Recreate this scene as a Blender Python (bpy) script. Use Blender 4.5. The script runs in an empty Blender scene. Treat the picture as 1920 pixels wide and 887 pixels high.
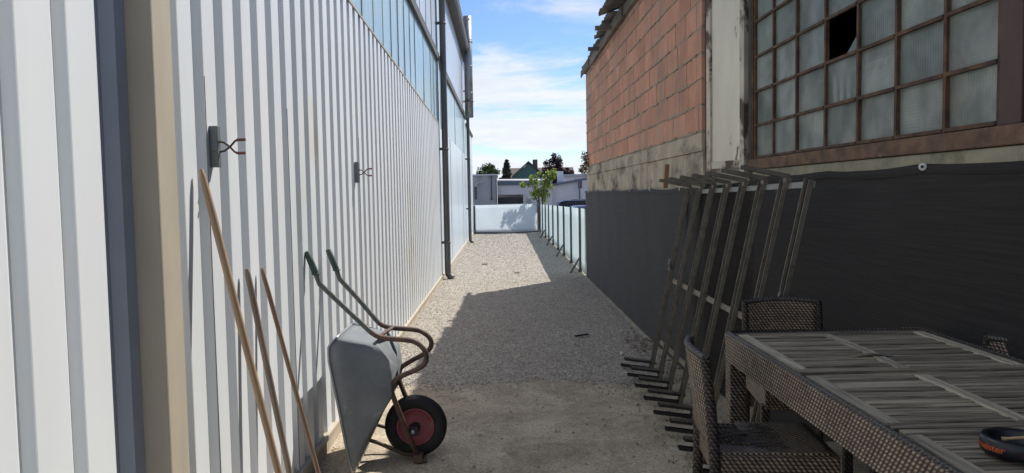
import bpy, math, random
from mathutils import Vector, Matrix, noise
R = math.radians
rnd = random.Random(7)
sc = bpy.context.scene
col = sc.collection

# ------------------------------------------------------------------ camera
cam_d = bpy.data.cameras.new("camera")
cam = bpy.data.objects.new("camera", cam_d)
col.objects.link(cam)
r_ = Vector((0.99973684, -0.01426071, -0.01796909))
u_ = Vector((0.01875979, 0.05739934, 0.99817503))
w_ = Vector((0.01320327, 0.99824944, -0.05765177))
cam.matrix_world = Matrix(((r_.x, u_.x, -w_.x, 0), (r_.y, u_.y, -w_.y, 0), (r_.z, u_.z, -w_.z, 1.7), (0, 0, 0, 1)))
cam_d.sensor_width = 36
cam_d.lens = 1400 / 1920 * 36
cam_d.clip_start = 0.05
cam_d.clip_end = 2000
sc.camera = cam

# ------------------------------------------------------------------ light
SUN = Vector((0.55, 0.61, 1.0)).normalized()
AZ = math.atan2(SUN.x, SUN.y)
EL = math.asin(SUN.z)
sd = bpy.data.lights.new("sun", 'SUN')
sd.energy = 4.1
sd.angle = R(0.53)
sd.color = (1.0, 0.955, 0.88)
so = bpy.data.objects.new("sun", sd)
col.objects.link(so)
so.rotation_euler = SUN.to_track_quat('Z', 'Y').to_euler()

wd = bpy.data.worlds.new("World")
sc.world = wd
wd.use_nodes = True
nt = wd.node_tree
nt.nodes.clear()
def N(nt, t, **kw):
    n = nt.nodes.new(t)
    for k, v in kw.items():
        if k.startswith('i_'):
            n.inputs[k[2:].replace('_', ' ')].default_value = v
        else:
            setattr(n, k, v)
    return n
sky = N(nt, 'ShaderNodeTexSky', sky_type='NISHITA', sun_disc=False, sun_elevation=EL, sun_rotation=AZ,
        altitude=100, air_density=0.85, dust_density=0.25, ozone_density=3.0)
tc = N(nt, 'ShaderNodeTexCoord')
sep = N(nt, 'ShaderNodeSeparateXYZ')
nt.links.new(tc.outputs['Generated'], sep.inputs[0])
def M(nt, op, a, b=None, c=None, clamp=False):
    n = nt.nodes.new('ShaderNodeMath'); n.operation = op; n.use_clamp = clamp
    for i, v in enumerate((a, b, c)):
        if v is None: continue
        if isinstance(v, (int, float)): n.inputs[i].default_value = v
        else: nt.links.new(v, n.inputs[i])
    return n.outputs[0]
zc = M(nt, 'MAXIMUM', sep.outputs[2], 0.0)
den = M(nt, 'ADD', zc, 0.10)
px = M(nt, 'DIVIDE', sep.outputs[0], den)
py = M(nt, 'DIVIDE', sep.outputs[1], den)
cmb = N(nt, 'ShaderNodeCombineXYZ')
nt.links.new(M(nt, 'MULTIPLY', px, 0.9), cmb.inputs[0])
nt.links.new(M(nt, 'MULTIPLY', py, 1.0), cmb.inputs[1])
n1 = N(nt, 'ShaderNodeTexNoise', i_Scale=1.15, i_Detail=9.0, i_Roughness=0.62, i_Distortion=0.5)
cmb.inputs[2].default_value = 3.7
nt.links.new(cmb.outputs[0], n1.inputs['Vector'])
# more cloud towards the horizon, breaking up above ten degrees
bias = N(nt, 'ShaderNodeMapRange', clamp=True)
bias.inputs['From Min'].default_value = 0.10; bias.inputs['From Max'].default_value = 0.20
bias.inputs['To Min'].default_value = 0.15; bias.inputs['To Max'].default_value = 0.0
nt.links.new(sep.outputs[2], bias.inputs['Value'])
cm = M(nt, 'ADD', n1.outputs['Fac'], bias.outputs[0])
cr = N(nt, 'ShaderNodeMapRange', clamp=True, interpolation_type='SMOOTHSTEP')
cr.inputs['From Min'].default_value = 0.45; cr.inputs['From Max'].default_value = 0.70
nt.links.new(cm, cr.inputs['Value'])
mx = N(nt, 'ShaderNodeMix', data_type='RGBA')
cfac = M(nt, 'MULTIPLY', cr.outputs[0], 0.93)
nt.links.new(cfac, mx.inputs['Factor'])
tint = N(nt, 'ShaderNodeMix', data_type='RGBA', blend_type='MULTIPLY')
tint.inputs['Factor'].default_value = 1.0
nt.links.new(sky.outputs[0], tint.inputs['A'])
tint.inputs['B'].default_value = (0.84, 0.93, 1.04, 1)
nt.links.new(tint.outputs['Result'], mx.inputs['A'])
n2 = N(nt, 'ShaderNodeTexNoise', i_Scale=3.1, i_Detail=7.0, i_Roughness=0.6)
nt.links.new(cmb.outputs[0], n2.inputs['Vector'])
cc = N(nt, 'ShaderNodeMix', data_type='RGBA')
nt.links.new(M(nt, 'MULTIPLY', n2.outputs['Fac'], 1.2, clamp=True), cc.inputs['Factor'])
cc.inputs['A'].default_value = (4.9, 5.1, 5.5, 1); cc.inputs['B'].default_value = (6.8, 6.95, 7.3, 1)
nt.links.new(cc.outputs['Result'], mx.inputs['B'])
bg = N(nt, 'ShaderNodeBackground')
bg.inputs['Strength'].default_value = 0.10
nt.links.new(mx.outputs['Result'], bg.inputs['Color'])
wo = N(nt, 'ShaderNodeOutputWorld')
nt.links.new(bg.outputs[0], wo.inputs[0])

sc.view_settings.view_transform = 'Standard'
sc.view_settings.look = 'None'
sc.view_settings.gamma = 1
sc.view_settings.use_curve_mapping = False
sc.view_settings.exposure = 0.60
sc.cycles.max_bounces = 10
sc.cycles.diffuse_bounces = 5
sc.cycles.transparent_max_bounces = 12

# ------------------------------------------------------------------ materials
def mat(name, c1, c2=None, rough=0.7, metal=0.0, scale=6.0, stretch=(1, 1, 1), detail=6, lo=0.35, hi=0.65,
        bump=0.0, bscale=60.0, bdist=0.004, c3=None, s3=2.0, t3=(0.55, 0.7), spec=0.5, uv=False, attr=None, nrough=0.0,
        bstretch=None, sheen=0.0, transl=0.0, st3=None):
    m = bpy.data.materials.new(name); m.use_nodes = True
    nt = m.node_tree; L = nt.links.new
    b = nt.nodes['Principled BSDF']
    b.inputs['Roughness'].default_value = rough
    b.inputs['Metallic'].default_value = metal
    b.inputs['Specular IOR Level'].default_value = spec
    if sheen:
        b.inputs['Sheen Weight'].default_value = sheen
        b.inputs['Sheen Roughness'].default_value = 0.4
    tc = nt.nodes.new('ShaderNodeTexCoord')
    src = tc.outputs['UV' if uv else 'Object']
    def mapped(st):
        mp = nt.nodes.new('ShaderNodeMapping'); mp.inputs['Scale'].default_value = st
        L(src, mp.inputs[0]); return mp.outputs[0]
    vec = mapped(stretch)
    c2 = c2 or tuple(x * 0.8 for x in c1)
    nz = N(nt, 'ShaderNodeTexNoise', i_Scale=scale, i_Detail=float(detail), i_Roughness=0.6)
    L(vec, nz.inputs['Vector'])
    rp = N(nt, 'ShaderNodeMapRange', clamp=True)
    rp.inputs['From Min'].default_value = lo; rp.inputs['From Max'].default_value = hi
    L(nz.outputs['Fac'], rp.inputs['Value'])
    mx = N(nt, 'ShaderNodeMix', data_type='RGBA')
    L(rp.outputs[0], mx.inputs['Factor'])
    mx.inputs['A'].default_value = (*c1, 1); mx.inputs['B'].default_value = (*c2, 1)
    out = mx.outputs['Result']
    if c3:
        n3 = N(nt, 'ShaderNodeTexNoise', i_Scale=s3, i_Detail=8.0, i_Roughness=0.65)
        L(mapped(st3 or stretch), n3.inputs['Vector'])
        r3 = N(nt, 'ShaderNodeMapRange', clamp=True)
        r3.inputs['From Min'].default_value = t3[0]; r3.inputs['From Max'].default_value = t3[1]
        L(n3.outputs['Fac'], r3.inputs['Value'])
        m3 = N(nt, 'ShaderNodeMix', data_type='RGBA')
        L(r3.outputs[0], m3.inputs['Factor']); L(out, m3.inputs['A'])
        m3.inputs['B'].default_value = (*c3, 1); out = m3.outputs['Result']
    if attr:
        at = N(nt, 'ShaderNodeAttribute', attribute_name='tone')
        mr = N(nt, 'ShaderNodeMapRange'); mr.inputs['To Min'].default_value = 1 - attr; mr.inputs['To Max'].default_value = 1 + attr
        L(at.outputs['Fac'], mr.inputs['Value'])
        ml = N(nt, 'ShaderNodeVectorMath', operation='SCALE')
        L(out, ml.inputs[0]); L(mr.outputs[0], ml.inputs['Scale']); out = ml.outputs[0]
    L(out, b.inputs['Base Color'])
    if nrough:
        rr = N(nt, 'ShaderNodeMapRange'); rr.inputs['To Min'].default_value = rough - nrough; rr.inputs['To Max'].default_value = rough + nrough
        L(nz.outputs['Fac'], rr.inputs['Value']); L(rr.outputs[0], b.inputs['Roughness'])
    if bump:
        nb = N(nt, 'ShaderNodeTexNoise', i_Scale=bscale, i_Detail=5.0, i_Roughness=0.6)
        L(mapped(bstretch or stretch), nb.inputs['Vector'])
        bp = N(nt, 'ShaderNodeBump'); bp.inputs['Strength'].default_value = bump; bp.inputs['Distance'].default_value = bdist
        L(nb.outputs['Fac'], bp.inputs['Height']); L(bp.outputs[0], b.inputs['Normal'])
    if transl:
        tr = N(nt, 'ShaderNodeBsdfTranslucent'); L(out, tr.inputs['Color'])
        ms = N(nt, 'ShaderNodeMixShader'); ms.inputs[0].default_value = transl
        L(b.outputs[0], ms.inputs[1]); L(tr.outputs[0], ms.inputs[2])
        L(ms.outputs[0], nt.nodes['Material Output'].inputs[0])
    return m

def weave_mat(name, c1, c2, cm, bw=0.026, bh=0.0105, strength=1.0):
    m = bpy.data.materials.new(name); m.use_nodes = True
    nt = m.node_tree; L = nt.links.new; b = nt.nodes['Principled BSDF']
    b.inputs['Roughness'].default_value = 0.6
    tc = nt.nodes.new('ShaderNodeTexCoord')
    br = N(nt, 'ShaderNodeTexBrick', offset=0.5, squash=1.0)
    br.inputs['Color1'].default_value = (*c1, 1); br.inputs['Color2'].default_value = (*c2, 1)
    br.inputs['Mortar'].default_value = (*cm, 1)
    br.inputs['Scale'].default_value = 1.0; br.inputs['Mortar Size'].default_value = 0.0004
    br.inputs['Mortar Smooth'].default_value = 0.6
    br.inputs['Brick Width'].default_value = bw; br.inputs['Row Height'].default_value = bh
    L(tc.outputs['UV'], br.inputs['Vector'])
    nz = N(nt, 'ShaderNodeTexNoise', i_Scale=9.0, i_Detail=5.0)
    L(tc.outputs['Object'], nz.inputs['Vector'])
    mr = N(nt, 'ShaderNodeMapRange'); mr.inputs['To Min'].default_value = 0.55; mr.inputs['To Max'].default_value = 1.45
    L(nz.outputs['Fac'], mr.inputs['Value'])
    # each strand bulges between its crossings
    sp = nt.nodes.new('ShaderNodeSeparateXYZ'); L(tc.outputs['UV'], sp.inputs[0])
    row = M(nt, 'FLOOR', M(nt, 'DIVIDE', sp.outputs[1], bh))
    off = M(nt, 'ADD', M(nt, 'MULTIPLY', M(nt, 'ABSOLUTE', M(nt, 'MODULO', row, 2.0)), bw * 0.5), M(nt, 'MULTIPLY', M(nt, 'MODULO', sp.outputs[1], bh), 0.8))
    ph = M(nt, 'DIVIDE', M(nt, 'ADD', sp.outputs[0], off), bw)
    s1 = M(nt, 'ABSOLUTE', M(nt, 'SINE', M(nt, 'MULTIPLY', ph, math.pi)))
    s2 = M(nt, 'ABSOLUTE', M(nt, 'SINE', M(nt, 'MULTIPLY', M(nt, 'DIVIDE', sp.outputs[1], bh), math.pi)))
    h = M(nt, 'MULTIPLY', s1, M(nt, 'POWER', s2, 0.5))
    cf = M(nt, 'ADD', M(nt, 'MULTIPLY', M(nt, 'POWER', h, 1.4), 1.45), 0.10)
    ml = N(nt, 'ShaderNodeVectorMath', operation='SCALE'); L(br.outputs['Color'], ml.inputs[0]); L(M(nt, 'MULTIPLY', mr.outputs[0], cf), ml.inputs['Scale'])
    L(ml.outputs[0], b.inputs['Base Color'])
    bp = N(nt, 'ShaderNodeBump'); bp.inputs['Strength'].default_value = strength; bp.inputs['Distance'].default_value = 0.006
    L(h, bp.inputs['Height']); L(bp.outputs[0], b.inputs['Normal'])
    return m

MT = {}
MT['white_sheet'] = mat('white_sheet', (0.66, 0.69, 0.71), (0.74, 0.765, 0.78), 0.42, scale=1.2, stretch=(1, 1, 0.15), bump=0.12, bscale=6, bdist=0.004,
                        c3=(0.58, 0.51, 0.36), s3=1.3, t3=(0.59, 0.80), st3=(1, 0.5, 0.35), nrough=0.08)
MT['beige_paint'] = mat('beige_paint', (0.46, 0.405, 0.315), (0.39, 0.345, 0.27), 0.6, scale=5, bump=0.15, bscale=25, stretch=(1, 1, 0.3), c3=(0.30, 0.25, 0.18), s3=5, t3=(0.62, 0.72))
MT['beige_render'] = mat('beige_render', (0.50, 0.43, 0.31), (0.36, 0.31, 0.24), 0.9, scale=5, bump=0.4, bscale=60, c3=(0.22, 0.19, 0.15), s3=3, t3=(0.55, 0.7))
MT['recess_shade_blue'] = mat('recess_shade_blue', (0.38, 0.42, 0.49), (0.34, 0.375, 0.44), 0.6, scale=3)  # door post's bluish shade put into the colour of the white wall recess
MT['seam'] = mat('seam', (0.25, 0.26, 0.28), rough=0.8)
MT['teal_joint'] = mat('teal_joint', (0.17, 0.25, 0.27), (0.34, 0.45, 0.47), 0.6, scale=2)
MT['teal_glass'] = mat('teal_glass', (0.30, 0.43, 0.47), (0.38, 0.50, 0.53), 0.25, scale=2.5, stretch=(1, 1.4, 0.08), bump=0.15, bscale=3, bdist=0.01, nrough=0.1)
MT['milky'] = mat('milky', (0.50, 0.57, 0.62), (0.60, 0.65, 0.68), 0.3, scale=1.6, stretch=(1, 1.5, 0.15), bump=0.08, bscale=3, nrough=0.08)
MT['upper_glazing'] = mat('upper_glazing', (0.42, 0.46, 0.52), (0.56, 0.60, 0.64), 0.3, scale=2.5, stretch=(1, 2, 0.08), bump=0.1, bscale=3)
MT['dark_frame'] = mat('dark_frame', (0.085, 0.078, 0.072), (0.12, 0.11, 0.10), 0.6, scale=8, bump=0.1)
MT['downpipe'] = mat('downpipe', (0.085, 0.085, 0.09), (0.13, 0.125, 0.12), 0.5, scale=7, stretch=(1, 1, 0.2), metal=0.2)
MT['zinc'] = mat('zinc', (0.34, 0.35, 0.36), (0.24, 0.25, 0.265), 0.42, metal=0.6, scale=3, bump=0.1)
MT['copper_edge'] = mat('copper_edge', (0.30, 0.24, 0.17), (0.2, 0.16, 0.12), 0.5, scale=5)
MT['brick'] = None
MT['mortar'] = mat('mortar', (0.42, 0.34, 0.255), (0.25, 0.20, 0.15), 0.95, scale=12, bump=0.8, bscale=50, bdist=0.01)
MT['concrete'] = mat('concrete', (0.47, 0.40, 0.30), (0.30, 0.26, 0.195), 0.92, scale=3.5, stretch=(1, 1, 0.35), bump=0.7, bscale=40, bdist=0.008,
                     c3=(0.07, 0.066, 0.055), s3=2.2, t3=(0.50, 0.66), st3=(1, .55, 1.3))
MT['ledge'] = mat('ledge', (0.34, 0.31, 0.22), (0.22, 0.205, 0.155), 0.95, scale=7, bump=0.8, bscale=40, bdist=0.01, c3=(0.13, 0.135, 0.06), s3=4, t3=(0.55, 0.7))
MT['cream'] = mat('cream', (0.78, 0.725, 0.61), (0.64, 0.585, 0.475), 0.7, scale=3, stretch=(1, 1, 0.3), bump=0.35, bscale=30, bdist=0.004,
                  c3=(0.13, 0.075, 0.045), s3=7, t3=(0.61, 0.66), st3=(1, 1, 0.4))
MT['cream_worn'] = mat('cream_worn', (0.60, 0.55, 0.45), (0.45, 0.40, 0.32), 0.8, scale=6, bump=0.4, bscale=30, c3=(0.10, 0.07, 0.05), s3=6, t3=(0.50, 0.58), st3=(1, 1, 0.6))
MT['rust'] = mat('rust', (0.048, 0.031, 0.025), (0.15, 0.082, 0.046), 0.85, scale=9, bump=0.5, bscale=45, bdist=0.004, c3=(0.045, 0.028, 0.022), s3=4, t3=(0.5, 0.65))
MT['rust_beam'] = mat('rust_beam', (0.20, 0.115, 0.068), (0.085, 0.052, 0.038), 0.85, scale=9, bump=0.6, bscale=40, bdist=0.005, c3=(0.26, 0.20, 0.13), s3=5, t3=(0.6, 0.68))
MT['dark_red'] = mat('dark_red', (0.06, 0.028, 0.026), (0.085, 0.042, 0.034), 0.6, scale=6, bump=0.3)
MT['roof'] = mat('roof', (0.10, 0.095, 0.088), (0.18, 0.17, 0.155), 0.9, scale=6, bump=0.6, bscale=30, bdist=0.01, c3=(0.05, 0.045, 0.04), s3=3)
MT['old_wood'] = mat('old_wood', (0.20, 0.17, 0.135), (0.11, 0.092, 0.075), 0.9, scale=7, stretch=(1, 0.1, 1), bump=0.5, bscale=50)
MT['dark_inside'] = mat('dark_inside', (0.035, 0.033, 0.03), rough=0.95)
MT['plaster'] = mat('plaster', (0.35, 0.32, 0.27), (0.25, 0.23, 0.2), 0.9, scale=2, bump=0.3)
MT['screen'] = mat('screen', (0.0215, 0.0195, 0.0185), (0.033, 0.030, 0.0285), 0.85, scale=26, stretch=(1, 0.07, 3.5), bump=0.6, bscale=70, bdist=0.003, bstretch=(1, 0.15, 3), sheen=0.12, spec=0.2)
MT['white_plastic'] = mat('white_plastic', (0.7, 0.7, 0.7), rough=0.4)
MT['steel_dark'] = mat('steel_dark', (0.22, 0.195, 0.16), (0.135, 0.12, 0.10), 0.55, metal=0.25, scale=14, bump=0.15, c3=(0.12, 0.07, 0.04), s3=9, t3=(0.62, 0.7))
MT['steel_black'] = mat('steel_black', (0.03, 0.03, 0.033), (0.045, 0.043, 0.043), 0.45, metal=0.3, scale=14, bump=0.15)
MT['slot_shade'] = mat('slot_shade', (0.004, 0.004, 0.004), rough=0.9)  # near-black colour painting the shade inside the rack channels
MT['galv'] = mat('galv', (0.31, 0.31, 0.29), (0.20, 0.20, 0.19), 0.5, metal=0.35, scale=12, bump=0.1)
MT['wood_new'] = mat('wood_new', (0.33, 0.20, 0.10), (0.25, 0.15, 0.08), 0.7, scale=20, stretch=(1, 1, 0.1), bump=0.2)
MT['slat'] = mat('slat', (0.37, 0.305, 0.225), (0.13, 0.105, 0.078), 0.85, scale=85, stretch=(0.05, 1, 1), lo=0.42, hi=0.60, bump=0.9, bscale=90, bdist=0.004, attr=0.38, c3=(0.36, 0.32, 0.25), s3=4, t3=(0.55, 0.75))
MT['batten'] = mat('batten', (0.50, 0.435, 0.33), (0.28, 0.24, 0.18), 0.85, scale=85, stretch=(1, 0.05, 1), lo=0.42, hi=0.60, bump=0.8, bscale=90, bdist=0.003, attr=0.25, c3=(0.07, 0.062, 0.05), s3=6, t3=(0.58, 0.72))
MT['weave'] = weave_mat('weave', (0.31, 0.235, 0.175), (0.19, 0.145, 0.11), (0.016, 0.013, 0.012), 0.019, 0.0135)
MT['weave_dark'] = weave_mat('weave_dark', (0.085, 0.066, 0.054), (0.052, 0.042, 0.037), (0.010, 0.009, 0.008), 0.019, 0.0135)
MT['weave_edge'] = weave_mat('weave_edge', (0.10, 0.088, 0.078), (0.062, 0.055, 0.05), (0.03, 0.027, 0.025), 0.016, 0.03, 0.4)
MT['strand'] = mat('strand', (0.115, 0.09, 0.07), (0.06, 0.05, 0.042), 0.6, scale=20)
MT['barrow'] = mat('barrow', (0.125, 0.138, 0.15), (0.18, 0.195, 0.21), 0.7, metal=0.0, scale=5, bump=0.2, bscale=12, bdist=0.006, c3=(0.31, 0.29, 0.26), s3=11, t3=(0.60, 0.72), nrough=0.1)
MT['barrow_rust'] = mat('barrow_rust', (0.075, 0.045, 0.034), (0.14, 0.088, 0.06), 0.65, metal=0.2, scale=14, bump=0.2, c3=(0.06, 0.042, 0.034), s3=10, t3=(0.5, 0.65))
MT['barrow_green'] = mat('barrow_green', (0.055, 0.078, 0.075), (0.13, 0.125, 0.105), 0.5, metal=0.2, scale=18, bump=0.15, c3=(0.15, 0.09, 0.06), s3=12, t3=(0.58, 0.66))
MT['grip'] = mat('grip', (0.022, 0.048, 0.038), (0.04, 0.068, 0.055), 0.6, scale=20, bump=0.1)
MT['tyre'] = mat('tyre', (0.012, 0.012, 0.013), (0.022, 0.021, 0.02), 0.75, scale=20, bump=0.2, c3=(0.08, 0.07, 0.06), s3=10, t3=(0.68, 0.8))
MT['rim_red'] = mat('rim_red', (0.33, 0.075, 0.09), (0.25, 0.065, 0.075), 0.6, scale=14, c3=(0.26, 0.15, 0.125), s3=14, t3=(0.5, 0.68))
MT['hub'] = mat('hub', (0.02, 0.02, 0.022), rough=0.6)
MT['bolt'] = mat('bolt', (0.6, 0.6, 0.58), rough=0.35, metal=0.8)
MT['pole_tan'] = mat('pole_tan', (0.40, 0.28, 0.175), (0.30, 0.205, 0.125), 0.55, scale=14, stretch=(1, 1, 0.12), bump=0.15, c3=(0.2, 0.14, 0.09), s3=6, t3=(0.6, 0.75))
MT['pole_grey'] = mat('pole_grey', (0.25, 0.195, 0.155), (0.15, 0.115, 0.09), 0.8, scale=18, stretch=(1, 1, 0.15), bump=0.4)
MT['pole_brown'] = mat('pole_brown', (0.23, 0.145, 0.095), (0.16, 0.10, 0.07), 0.65, scale=18, stretch=(1, 1, 0.15), bump=0.2)
MT['slate'] = mat('slate', (0.10, 0.11, 0.125), (0.13, 0.14, 0.15), 0.6, scale=9)
MT['red_rubber'] = mat('red_rubber', (0.17, 0.045, 0.035), (0.11, 0.035, 0.03), 0.6, scale=9)
MT['dark_wire'] = mat('dark_wire', (0.06, 0.045, 0.04), rough=0.55, metal=0.3)
MT['pale_post'] = mat('pale_post', (0.055, 0.055, 0.058), (0.09, 0.085, 0.08), 0.5, scale=12, metal=0.2)
MT['garage_grey'] = mat('garage_grey', (0.46, 0.455, 0.46), (0.39, 0.385, 0.39), 0.9, scale=1.5, bump=0.2, c3=(0.24, 0.235, 0.24), s3=0.8)
MT['garage_white'] = mat('garage_white', (0.70, 0.69, 0.71), (0.62, 0.61, 0.63), 0.9, scale=1.2, bump=0.1)
MT['fascia'] = mat('fascia', (0.10, 0.14, 0.19), (0.14, 0.17, 0.21), 0.6, scale=2)
MT['dark_door'] = mat('dark_door', (0.035, 0.038, 0.042), (0.05, 0.05, 0.055), 0.6, scale=2)
MT['green_gable'] = mat('green_gable', (0.085, 0.155, 0.135), (0.10, 0.175, 0.15), 0.8, scale=2)
MT['roof_brown'] = mat('roof_brown', (0.13, 0.10, 0.085), (0.09, 0.075, 0.07), 0.85, scale=5, bump=0.3)
MT['red_brown'] = mat('red_brown', (0.22, 0.06, 0.06), rough=0.8)
MT['car_dark'] = mat('car_dark', (0.025, 0.032, 0.055), rough=0.25, metal=0.4, scale=1)
MT['car_blue'] = mat('car_blue', (0.20, 0.22, 0.42), rough=0.22, metal=0.4, scale=1)
MT['car_glass'] = mat('car_glass', (0.02, 0.025, 0.03), rough=0.06, scale=1)
MT['railing'] = mat('railing', (0.05, 0.055, 0.065), rough=0.5)
MT['bark'] = mat('bark', (0.13, 0.10, 0.075), (0.08, 0.062, 0.05), 0.9, scale=10, bump=0.4)
def leafm(n, a, b, t=0.35): return mat(n, a, b, 0.55, scale=2.5, attr=0.45, transl=t)
MT['leaf_young'] = leafm('leaf_young', (0.36, 0.42, 0.11), (0.21, 0.29, 0.07), 0.5)
MT['leaf_green'] = leafm('leaf_green', (0.075, 0.13, 0.03), (0.05, 0.09, 0.025))
MT['leaf_dark'] = leafm('leaf_dark', (0.030, 0.045, 0.028), (0.02, 0.032, 0.022), 0.15)
MT['leaf_purple'] = leafm('leaf_purple', (0.055, 0.020, 0.028), (0.035, 0.015, 0.022), 0.25)
MT['leaf_weed'] = leafm('leaf_weed', (0.10, 0.11, 0.04), (0.055, 0.065, 0.025), 0.2)
MT['leaf_dry'] = leafm('leaf_dry', (0.22, 0.14, 0.07), (0.14, 0.09, 0.05), 0.1)
MT['asphalt'] = mat('asphalt', (0.10, 0.098, 0.095), (0.075, 0.073, 0.072), 0.95, scale=0.6, bump=0.3, bscale=80)
MT['kerb'] = mat('kerb', (0.42, 0.36, 0.27), (0.28, 0.245, 0.19), 0.95, scale=5, bump=0.6, bscale=40, c3=(0.14, 0.115, 0.085), s3=3)
MT['ash_black'] = mat('ash_black', (0.006, 0.0065, 0.009), (0.010, 0.011, 0.015), 0.38, scale=20)
MT['orange_print'] = mat('orange_print', (0.50, 0.085, 0.03), rough=0.5)
MT['dark_print'] = mat('dark_print', (0.10, 0.02, 0.018), rough=0.5)
MT['paper'] = mat('paper', (0.50, 0.32, 0.17), (0.6, 0.42, 0.24), 0.8, scale=60)
MT['white_board'] = mat('white_board', (0.80, 0.80, 0.77), (0.5, 0.5, 0.48), 0.8, scale=8)

def brick_mat():
    m = mat('brick_clay', (0.60, 0.305, 0.195), (0.50, 0.24, 0.155), 0.9, scale=4, attr=0.13, bump=0.3, bscale=90,
            c3=(0.36, 0.25, 0.20), s3=1.6, t3=(0.46, 0.68), st3=(1, 1, 0.5))
    nt = m.node_tree; L = nt.links.new; b = nt.nodes['Principled BSDF']
    tc = nt.nodes.new('ShaderNodeTexCoord'); sp = nt.nodes.new('ShaderNodeSeparateXYZ')
    L(tc.outputs['Object'], sp.inputs[0])
    s = M(nt, 'SINE', M(nt, 'MULTIPLY', sp.outputs[1], 2 * math.pi / 0.07))
    s = M(nt, 'POWER', M(nt, 'ADD', M(nt, 'MULTIPLY', s, 0.5), 0.5), 3.0)
    bp = N(nt, 'ShaderNodeBump', invert=True); bp.inputs['Strength'].default_value = 1.0; bp.inputs['Distance'].default_value = 0.010
    L(s, bp.inputs['Height'])
    old = b.inputs['Normal'].links[0].from_node
    L(bp.outputs[0], old.inputs['Normal'])
    return m
MT['brick'] = brick_mat()

def ground_mat(name, c1, c2, c3, scale, peb, psc, stain=None, t3=(0.52, 0.68), s3=0.9, micro=0.5):
    m = bpy.data.materials.new(name); m.use_nodes = True
    nt = m.node_tree; L = nt.links.new; b = nt.nodes['Principled BSDF']
    b.inputs['Roughness'].default_value = 0.95
    b.inputs['Specular IOR Level'].default_value = 0.2
    tc = nt.nodes.new('ShaderNodeTexCoord'); O = tc.outputs['Object']
    v = N(nt, 'ShaderNodeTexVoronoi', i_Scale=psc); L(O, v.inputs['Vector'])
    sepc = nt.nodes.new('ShaderNodeSeparateColor'); L(v.outputs['Color'], sepc.inputs[0])
    n1 = N(nt, 'ShaderNodeTexNoise', i_Scale=scale, i_Detail=10.0, i_Roughness=0.7); L(O, n1.inputs['Vector'])
    f = M(nt, 'ADD', M(nt, 'MULTIPLY', sepc.outputs[0], peb), M(nt, 'MULTIPLY', n1.outputs['Fac'], 1 - peb))
    rp = N(nt, 'ShaderNodeMapRange', clamp=True); rp.inputs['From Min'].default_value = 0.25 if peb > 0.4 else 0.38
    rp.inputs['From Max'].default_value = 0.75 if peb > 0.4 else 0.62
    L(f, rp.inputs['Value'])
    mx = N(nt, 'ShaderNodeMix', data_type='RGBA'); L(rp.outputs[0], mx.inputs['Factor'])
    mx.inputs['A'].default_value = (*c1, 1); mx.inputs['B'].default_value = (*c2, 1)
    n3 = N(nt, 'ShaderNodeTexNoise', i_Scale=s3, i_Detail=12.0, i_Roughness=0.82, i_Distortion=0.9); L(O, n3.inputs['Vector'])
    r3 = N(nt, 'ShaderNodeMapRange', clamp=True); r3.inputs['From Min'].default_value = t3[0]; r3.inputs['From Max'].default_value = t3[1]
    L(n3.outputs['Fac'], r3.inputs['Value'])
    m3 = N(nt, 'ShaderNodeMix', data_type='RGBA'); L(M(nt, 'MULTIPLY', r3.outputs[0], 0.8), m3.inputs['Factor'])
    L(mx.outputs['Result'], m3.inputs['A']); m3.inputs['B'].default_value = (*c3, 1)
    out = m3.outputs['Result']
    if stain:
        n4 = N(nt, 'ShaderNodeTexNoise', i_Scale=7.0, i_Detail=6.0, i_Roughness=0.6); L(O, n4.inputs['Vector'])
        r4 = N(nt, 'ShaderNodeMapRange', clamp=True); r4.inputs['From Min'].default_value = 0.66; r4.inputs['From Max'].default_value = 0.72
        L(n4.outputs['Fac'], r4.inputs['Value'])
        m4 = N(nt, 'ShaderNodeMix', data_type='RGBA'); L(M(nt, 'MULTIPLY', r4.outputs[0], 0.7), m4.inputs['Factor'])
        L(out, m4.inputs['A']); m4.inputs['B'].default_value = (*stain, 1); out = m4.outputs['Result']
    n5 = N(nt, 'ShaderNodeTexNoise', i_Scale=48.0, i_Detail=6.0, i_Roughness=0.75); L(O, n5.inputs['Vector'])
    r5 = N(nt, 'ShaderNodeMapRange', clamp=True); r5.inputs['From Min'].default_value = 0.3; r5.inputs['From Max'].default_value = 0.7
    r5.inputs['To Min'].default_value = 0.5; r5.inputs['To Max'].default_value = 1.38
    L(n5.outputs['Fac'], r5.inputs['Value'])
    v5 = N(nt, 'ShaderNodeVectorMath', operation='SCALE'); L(out, v5.inputs[0]); L(r5.outputs[0], v5.inputs['Scale']); out = v5.outputs[0]
    L(out, b.inputs['Base Color'])
    nb = N(nt, 'ShaderNodeTexNoise', i_Scale=35.0, i_Detail=8.0, i_Roughness=0.75); L(O, nb.inputs['Vector'])
    hh = M(nt, 'ADD', M(nt, 'MULTIPLY', v.outputs['Distance'], -peb * 1.2), M(nt, 'MULTIPLY', nb.outputs['Fac'], micro))
    bp = N(nt, 'ShaderNodeBump'); bp.inputs['Strength'].default_value = 1.0; bp.inputs['Distance'].default_value = 0.016 if peb > 0.4 else 0.006
    L(hh, bp.inputs['Height']); L(bp.outputs[0], b.inputs['Normal'])
    return m
MT['gravel'] = ground_mat('gravel', (0.24, 0.21, 0.175), (0.52, 0.48, 0.42), (0.30, 0.26, 0.21), 3.0, 0.6, 55.0, t3=(0.5, 0.7), s3=1.1)
MT['yard'] = ground_mat('yard', (0.40, 0.335, 0.245), (0.56, 0.48, 0.365), (0.23, 0.19, 0.14), 2.6, 0.12, 90.0, stain=(0.10, 0.085, 0.068), t3=(0.47, 0.64), s3=1.7, micro=0.9)
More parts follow.
